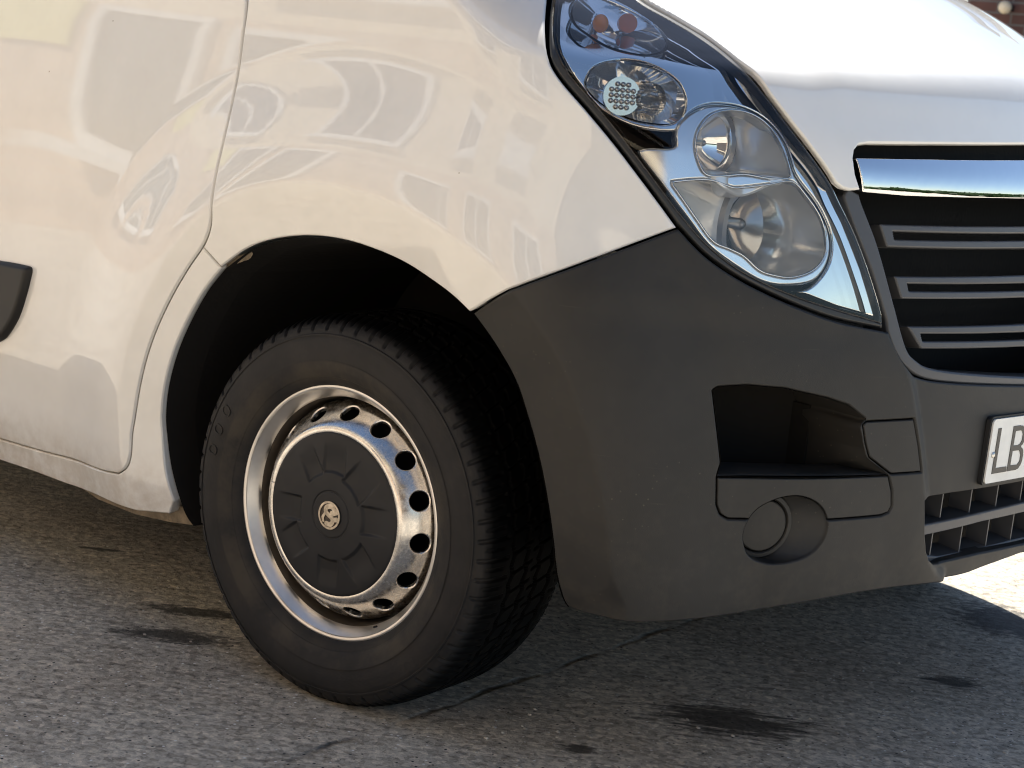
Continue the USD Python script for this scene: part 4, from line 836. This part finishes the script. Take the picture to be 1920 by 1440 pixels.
# ------------------------------------------------------------------ ground
def gpoint(px):
    D = rays([px])[0]; t = -CAM[2] / D[2]; return CAM + t * D
def ground_material():
    """brushed concrete with exposed grit, wet drips and one open joint"""
    nodes = {
        'g': ('texture_coordinate', {}),
        'vr': ('vector_rotate', {'rotate_type': 'z_axis', 'angle': -0.70}),
        'mp': ('mapping', {'scale': (1.0, 6.0, 1.0)}),
        'mw': ('mapping', {'scale': (1.0, 2.2, 1.0)}),
        'ns': ('noise_texture', {'scale': 9.0, 'detail': 9.0, 'roughness': 0.72}),
        'nl': ('noise_texture', {'scale': 1.3, 'detail': 5.0, 'roughness': 0.6}),
        'nf': ('noise_texture', {'scale': 62.0, 'detail': 5.0, 'roughness': 0.78}),
        'rl': ('rgb_ramp', {'ramp': [(0.30, (0.47, 0.405, 0.325)), (0.70, (0.71, 0.655, 0.56))]}),
        'rs': ('rgb_ramp', {'ramp': [(0.30, (0.52, 0.51, 0.50)), (0.48, (0.95, 0.95, 0.95)), (0.72, (1.22, 1.21, 1.20))]}),
        'rf': ('rgb_ramp', {'ramp': [(0.30, (0.30, 0.29, 0.28)), (0.46, (0.86, 0.86, 0.86)), (0.68, (1.35, 1.34, 1.32))]}),
        'v2': ('voronoi_texture', {'scale': 85.0}), 'c2': ('separate_color', {}), 'agr': ('rgb_ramp', {'ramp': [(0.0, (0.62, 0.60, 0.57)), (0.5, (0.95, 0.95, 0.94)), (1.0, (1.28, 1.27, 1.24))]}), 'm4': ('mix_color', {'blend_type': 'multiply', 'fac': 0.8, 'use_clamp': False}),
        'm1': ('mix_color', {'blend_type': 'multiply', 'fac': 1.0, 'use_clamp': False}),
        'm2': ('mix_color', {'blend_type': 'multiply', 'fac': 1.0, 'use_clamp': False}),
        'nw': ('noise_texture', {'scale': 26.0, 'detail': 7.0, 'roughness': 0.72}),
        'vo': ('voronoi_texture', {'scale': 105.0}),
        'vc': ('separate_color', {}),
        'vb': ('math', {'math_type': 'greater_than', 'value2': 0.93}), 'vd': ('math', {'math_type': 'less_than', 'value2': 0.26}),
        'vm': ('math', {'math_type': 'multiply'}),
        'gm': ('mix_color', {'b': (0.85, 0.83, 0.78)}),
        'vk': ('math', {'math_type': 'less_than', 'value2': 0.09}), 'vm2': ('math', {'math_type': 'multiply'}),
        'gk': ('mix_color', {'b': (0.055, 0.052, 0.050)}),
        # joint running across under the van
        'sx': ('separate_xyz', {}), 'nj': ('noise_texture', {'scale': 7.0, 'detail': 5.0}),
        'j1': ('math', {'math_type': 'multiply_add', 'value2': 0.125, 'value3': -0.043}),   # x + .125 y - .043
        'j2': ('math', {'math_type': 'add'}), 'j3': ('math', {'math_type': 'multiply_add', 'value2': 0.05, 'value3': -0.025}), 'j4': ('math', {'math_type': 'add'}),
        'ja': ('math', {'math_type': 'absolute'}), 'jr': ('map_range', {'from_min': 0.002, 'from_max': 0.010, 'to_min': 0.8, 'to_max': 0.0, 'clamp': True}),
        'jn': ('math', {'math_type': 'multiply'}), 'jt': ('map_range', {'from_min': 0.42, 'from_max': 0.60, 'to_min': 0.12, 'to_max': 1.0, 'clamp': True}),
        'jm': ('mix_color', {'b': (0.035, 0.03, 0.026)}),
        'wet': ('mix_color', {'b': (0.022, 0.018, 0.015)}),
        'rw': ('map_range', {'from_min': 0.0, 'from_max': 1.0, 'to_min': 0.85, 'to_max': 0.55}),
        'hs': ('math', {'math_type': 'multiply_add', 'value2': 0.7}), 'hj': ('math', {'math_type': 'multiply_add', 'value2': -2.5}),
        'b': ('bump', {'strength': 0.8, 'distance': 0.008}),
        'p': ('principled_bsdf', {'specular_ior_level': 0.25})}
    links = [('vr.vector', 'mw.vector'), ('mw.vector', 'nw.vector'), ('g.object', 'vr.vector'), ('vr.vector', 'mp.vector'), ('mp.vector', 'ns.vector'), ('g.object', 'nl.vector'), ('g.object', 'nf.vector'), ('nl.fac', 'rl.fac'), ('ns.fac', 'rs.fac'), ('nf.fac', 'rf.fac'),
             ('rl.color', 'm1.a'), ('rs.color', 'm1.b'), ('m1.result', 'm2.a'), ('rf.color', 'm2.b'), ('g.object', 'vo.vector'), ('vo.color', 'vc.color'), ('vc.r', 'vb.value1'), ('vo.distance', 'vd.value1'),
             ('vb.value', 'vm.value1'), ('vd.value', 'vm.value2'), ('g.object', 'v2.vector'), ('v2.color', 'c2.color'), ('c2.g', 'agr.fac'), ('m2.result', 'm4.a'), ('agr.color', 'm4.b'), ('m4.result', 'gm.a'), ('vm.value', 'gm.fac'), ('vc.r', 'vk.value1'), ('vk.value', 'vm2.value1'), ('vd.value', 'vm2.value2'), ('gm.result', 'gk.a'), ('vm2.value', 'gk.fac'),
             ('g.object', 'sx.vector'), ('g.object', 'nj.vector'), ('sx.y', 'j1.value1'), ('sx.x', 'j2.value1'), ('j1.value', 'j2.value2'), ('nj.fac', 'j3.value1'), ('j2.value', 'j4.value1'), ('j3.value', 'j4.value2'),
             ('j4.value', 'ja.value1'), ('ja.value', 'jr.value'), ('nj.fac', 'jt.value'), ('jr.result', 'jn.value1'), ('jt.result', 'jn.value2'), ('gk.result', 'jm.a'), ('jn.value', 'jm.fac'), ('jm.result', 'wet.a')]
    # wet marks: centre, half length along the brush direction, half width
    prev = None
    for k, (px, la, wd, amp) in enumerate((((1372, 1352), 0.125, 0.075, 0.55), ((322, 1192), 0.10, 0.035, 0.5), ((372, 1148), 0.085, 0.030, 0.5), ((1085, 1405), 0.025, 0.022, 0.5), ((1790, 1279), 0.05, 0.030, 0.6), ((190, 1030), 0.05, 0.012, 0.4),
                                          ((1880, 1165), 0.10, 0.12, 0.40))):
        c = gpoint(px)
        nodes[f's{k}'] = ('vector_math', {'vector_math_type': 'subtract', 'math_type': 'subtract', 'vector2': tuple(c)})
        nodes[f'r{k}'] = ('vector_rotate', {'rotate_type': 'z_axis', 'angle': -0.70})
        nodes[f'q{k}'] = ('mapping', {'scale': (1 / la, 1 / wd, 0.0)})
        nodes[f'l{k}'] = ('vector_math', {'math_type': 'length'})
        nodes[f'n{k}'] = ('math', {'math_type': 'multiply_add', 'value2': 4.4 * (amp + 0.35)})
        nodes[f't{k}'] = ('map_range', {'from_min': 1.30 + 2.2 * (amp + 0.35) , 'from_max': 0.75 + 2.2 * (amp + 0.35), 'to_min': 0.0, 'to_max': 0.85, 'clamp': True})
        links += [('g.object', f's{k}.vector1'), (f's{k}.vector', f'r{k}.vector'), (f'r{k}.vector', f'q{k}.vector'), (f'q{k}.vector', f'l{k}.vector1'), ('ns.fac' if k in (0, 4) else 'nw.fac', f'n{k}.value1'), (f'l{k}.value', f'n{k}.value3'), (f'n{k}.value', f't{k}.value')]
        if prev is None: prev = f't{k}.result'
        else:
            nodes[f'x{k}'] = ('math', {'math_type': 'maximum'}); links += [(prev, f'x{k}.value1'), (f't{k}.result', f'x{k}.value2')]; prev = f'x{k}.value'
    for k in range(7): nodes[f's{k}'][1].pop('vector_math_type')
    links += [(prev, 'wet.fac'), (prev, 'rw.value'), ('rw.result', 'p.roughness'), ('wet.result', 'p.base_color'),
              ('ns.fac', 'hs.value1'), ('nf.fac', 'hs.value3'), ('jn.value', 'hj.value1'), ('hs.value', 'hj.value3'), ('hj.value', 'b.height'), ('b.normal', 'p.normal')]
    return mat('concrete', nodes, links)
CONCRETE = ground_material()
gm = trimesh.Trimesh([[-400, -400, 0], [400, -400, 0], [400, 400, 0], [-400, 400, 0]], [[0, 1, 2], [0, 2, 3]], process=False)
obj('ground', gm, CONCRETE, kind='structure')

# ------------------------------------------------------------------ the street: what the paint, chrome and lamp mirror, and the corner behind
def brick_material(name, c1, c2, mortar, axis='xz', scale=1.0):
    return mat(name, {
        'g': ('texture_coordinate', {}), 'sx': ('separate_xyz', {}), 'cx': ('combine_xyz', {}),
        'br': ('brick_texture', {'color1': c1, 'color2': c2, 'mortar': mortar, 'scale': 1.0, 'mortar_size': 0.006, 'brick_width': 0.225, 'row_height': 0.075, 'bias': 0.0}),
        'n': ('noise_texture', {'scale': 2.5, 'detail': 6.0}), 'r': ('rgb_ramp', {'ramp': [(0.3, (0.75, 0.75, 0.75)), (0.7, (1.2, 1.2, 1.2))]}),
        'm': ('mix_color', {'blend_type': 'multiply', 'fac': 1.0, 'use_clamp': False}),
        'b': ('bump', {'strength': 0.6, 'distance': 0.008, 'invert': True}),
        'p': ('principled_bsdf', {'roughness': 0.85})},
        [('g.object', 'sx.vector'), ('sx.' + axis[0], 'cx.x'), ('sx.' + axis[1], 'cx.y'), ('cx.vector', 'br.vector'), ('g.object', 'n.vector'), ('n.fac', 'r.fac'), ('br.color', 'm.a'), ('r.color', 'm.b'), ('m.result', 'p.base_color'),
         ('br.fac', 'b.height'), ('b.normal', 'p.normal')])
BRICK = brick_material('buff_brick', (0.62, 0.45, 0.30), (0.55, 0.37, 0.24), (0.56, 0.51, 0.43))
REDBRICK = brick_material('red_brick', (0.11, 0.045, 0.032), (0.08, 0.035, 0.027), (0.12, 0.11, 0.10))
WHITE = plain('white_frame', (0.80, 0.80, 0.78), 0.4)
WGLASS = plain('house_window_glass', (0.05, 0.055, 0.06), 0.02, spec=0.7)
TILE = plain('roof_tile', (0.075, 0.055, 0.045), 0.8, var=(6, 0.7, 1.3))
TIMBER = plain('dark_timber', (0.055, 0.035, 0.022), 0.7, var=(5, 0.7, 1.3))
CREAM = plain('cream_render', (0.74, 0.62, 0.44), 0.85, var=(2, 0.9, 1.08))
YELLOW = plain('pale_yellow_board', (0.72, 0.66, 0.22), 0.6)
GREY = plain('grey_paint', (0.22, 0.22, 0.23), 0.5)
LEAF = mat('leaf', {'o': ('object_info', {}), 'g': ('texture_coordinate', {}), 'n': ('noise_texture', {'scale': 3.0, 'detail': 3.0}), 'r': ('rgb_ramp', {'ramp': [(0.3, (0.020, 0.045, 0.016)), (0.7, (0.06, 0.11, 0.03))]}),
                    'p': ('principled_bsdf', {'roughness': 0.5}), 't': ('translucent_bsdf', {}), 'm': ('mix_closure', {'fac': 0.25})},
           [('g.object', 'n.vector'), ('n.fac', 'r.fac'), ('r.color', 'p.base_color'), ('r.color', 't.color'), ('p.BSDF', 'm.closure1'), ('t.BSDF', 'm.closure2')], surface='m.closure')
BARK = plain('bark', (0.10, 0.075, 0.05), 0.9)

def window(parent, cx, z0, w, h, y, n=2, fw_=0.09, face=1):
    """white framed window standing 3 cm proud of a wall that faces +y"""
    fr_ = [bx(cx - w / 2 - fw_, cx + w / 2 + fw_, y - 0.02, y + 0.05, z0 - fw_, z0), bx(cx - w / 2 - fw_, cx + w / 2 + fw_, y - 0.02, y + 0.05, z0 + h, z0 + h + fw_)]
    for k in range(n + 1):
        xx = cx - w / 2 + w * k / n; e = fw_ if k in (0, n) else 0.07
        x0, x1 = (xx - e, xx) if k == 0 else ((xx, xx + e) if k == n else (xx - e / 2, xx + e / 2)); fr_.append(bx(x0, x1, y - 0.02, y + 0.047, z0, z0 + h))
    f = obj('window', cat(fr_), WHITE, parent); obj('window_pane', bx(cx - w / 2, cx + w / 2, y - 0.01, y + 0.012, z0, z0 + h), WGLASS, f)
    obj('window_sill', bx(cx - w / 2 - 0.15, cx + w / 2 + 0.15, y, y + 0.12, z0 - fw_ - 0.08, z0 - fw_ - 0.003), WHITE, f)
WY = -5.6
house = thing('brick_house', 'sunlit buff brick house with white framed windows facing the van', 'house', (0, 0, 0))
obj('wall', bx(-16, 3.2, WY - 6, WY, -0.1, 2.72), BRICK, house)
obj('rendered_wall', bx(-16, 3.2, WY - 6, WY - 0.03, 2.72, 5.2), CREAM, house)
obj('roof', trimesh.Trimesh([[-16.3, WY + 0.45, 5.1], [3.3, WY + 0.45, 5.1], [3.3, WY - 3, 7.4], [-16.3, WY - 3, 7.4], [3.3, WY - 6.45, 5.1], [-16.3, WY - 6.45, 5.1]], [[0, 1, 2], [0, 2, 3], [3, 2, 4], [3, 4, 5]], process=False), TILE, house)
obj('eaves_board', bx(-16.3, 3.3, WY + 0.38, WY + 0.43, 4.9, 5.09), WHITE, house)
for cx, z0, w_, h_, n_ in ((-14.2, 0.95, 1.7, 1.35, 2), (-11.6, 0.95, 1.7, 1.35, 2), (-7.0, 0.85, 0.95, 1.75, 1), (-5.75, 0.95, 0.75, 1.55, 1), (-3.6, 0.95, 1.3, 1.35, 2), (-1.0, 0.95, 1.3, 1.35, 2), (1.6, 0.95, 1.3, 1.35, 2)):
    window(house, cx, z0, w_, h_, WY, n_)
for cx in (-14, -11, -8.2, -5.4, -2.6, 0.4): window(house, cx, 3.3, 1.3, 1.15, WY - 0.03)
sign = thing('sign_board', 'pale yellow board fixed to the buff brick wall beside a tall window', 'sign')
obj('board', bx(-8.95, -7.74, WY + 0.004, WY + 0.03, 2.14, 2.70), YELLOW, sign)

timber = thing('timber_shed', 'dark timber shed with a white slatted trim under its roof, beside the brick house', 'shed', (0, 0, 0))
obj('wall', bx(3.6, 9.5, WY - 5, WY - 0.4, 0, 5.0), TIMBER, timber)
obj('roof', bx(3.3, 9.8, WY - 5.3, WY + 0.0, 5.35, 5.5), TILE, timber)
for k in range(24): obj('trim_slat', bx(3.65 + k * 0.24, 3.75 + k * 0.24, WY - 0.39, WY - 0.35, 5.02, 5.34), WHITE, timber)
obj('beam', bx(3.6, 9.5, WY - 0.45, WY - 0.3, 3.6, 3.9), CREAM, timber)
# behind the van: the corner at the top right of the picture
back = thing('garden_wall', 'red brick garden wall in shade behind the far side of the bonnet', 'wall', (0, 0, 0))
obj('wall', bx(-14.0, 2.5, 9.0, 9.22, -0.1, 2.45), REDBRICK, back)
obj('coping', bx(-14.05, 2.55, 8.96, 9.26, 2.452, 2.53), GREY, back)
for x0 in (-12.5, -9.5, -6.5, -3.6, -1.9, 1.0): obj('pier', bx(x0, x0 + 0.34, 8.88, 8.998, -0.1, 2.44), REDBRICK, back)
def bush(name, label, c, r, n, seed, cat_='bush'):
    g = np.random.default_rng(seed); p = g.normal(size=(n, 3)); p /= np.linalg.norm(p, axis=1, keepdims=True); p *= (g.random((n, 1)) ** 0.4)
    p = p * r * (1 + 0.35 * (meshkit.noise(p * 2.3 + seed) - 0.5)[:, None]) + c
    a = g.normal(size=(n, 3)); a /= np.linalg.norm(a, axis=1, keepdims=True); b = np.cross(a, g.normal(size=(n, 3))); b /= np.linalg.norm(b, axis=1, keepdims=True)
    s_ = (0.6 + 0.8 * g.random((n, 1))) * 0.07
    V = np.stack([p - a * s_, p + b * s_ * 0.5, p + a * s_, p - b * s_ * 0.5], 1).reshape(-1, 3); i = np.arange(n)[:, None] * 4
    t = thing(name, label, cat_, (0, 0, 0)); obj('crown', both(V, np.vstack([i + [0, 1, 2], i + [0, 2, 3]])), LEAF, t)
    st_ = trimesh.creation.cylinder(0.04, max(0.3, c[2]), sections=8); st_.apply_translation([c[0], c[1], max(0.3, c[2]) / 2]); obj('stem', st_, BARK, t)
bush('garden_bush', 'dark green bush between the van and the red brick wall', np.array([-2.0, 8.0, 1.2]), np.array([1.2, 0.6, 1.0]), 2600, 3)
lamp = thing('wall_lamp', 'small round pale lamp globe on the red brick wall', 'wall lamp', (0, 0, 0))
lc = CAM + rays([(1891, 15)])[0] * ((8.96 - CAM[1]) / rays([(1891, 15)])[0][1])
gl_ = trimesh.creation.icosphere(3, 0.045); gl_.apply_translation(lc + [0, -0.05, 0]); obj('globe', gl_, CREAM, lamp, smooth=True); obj('bracket', bx(lc[0] - 0.02, lc[0] + 0.02, lc[1] - 0.04, 9.0, lc[2] - 0.02, lc[2] + 0.02), BLACK, lamp)
# far trees along the horizon ahead of the van (seen in the chrome)
g = np.random.default_rng(11); n = 9000; az = g.uniform(-1.25, 1.25, n); rad = g.uniform(55, 75, n)
hh = 1.6 + 2.6 * meshkit.fbm(np.stack([az * 5, az * 0, az * 0], -1), 4, 5); z = hh * g.random(n) ** 0.7
p = np.stack([rad * np.cos(az), rad * np.sin(az), z], -1); a = g.normal(size=(n, 3)); a /= np.linalg.norm(a, axis=1, keepdims=True); b = np.cross(a, g.normal(size=(n, 3))); b /= np.linalg.norm(b, axis=1, keepdims=True); sz = g.uniform(0.5, 1.3, (n, 1))
V = np.stack([p - a * sz, p + b * sz * 0.7, p + a * sz, p - b * sz * 0.7], 1).reshape(-1, 3); i = np.arange(n)[:, None] * 4
tag(obj('far_trees', both(V, np.vstack([i + [0, 1, 2], i + [0, 2, 3]])), LEAF), 'far line of green trees ahead of the van mirrored in its chrome bar', 'trees', kind='stuff')

# loose grit lying on the concrete
g = np.random.default_rng(5); parts = []
for k in range(260):
    px = (g.uniform(-40, 1960), g.uniform(1010, 1460)); c = gpoint(px)
    if -1.75 < c[0] < 1.3 and c[1] < 0.4 and not (abs(c[0]) < 0.2 and abs(c[1] + 0.83) < 0.16):
        m = trimesh.creation.icosphere(1, 1.0); m.vertices = m.vertices * (1 + 0.35 * (g.random((len(m.vertices), 1)) - 0.5)) * g.uniform(0.0012, 0.0034) * np.array([1.3, 1.0, 0.7]); m.apply_translation([c[0], c[1], 0.0008]); parts.append(m)
GRIT = plain('grit', (0.42, 0.39, 0.34), 0.8, var=(40, 0.4, 1.5))
tag(obj('grit', cat(parts), GRIT), 'loose pale grit scattered over the concrete around the front tyre', 'grit', kind='stuff')
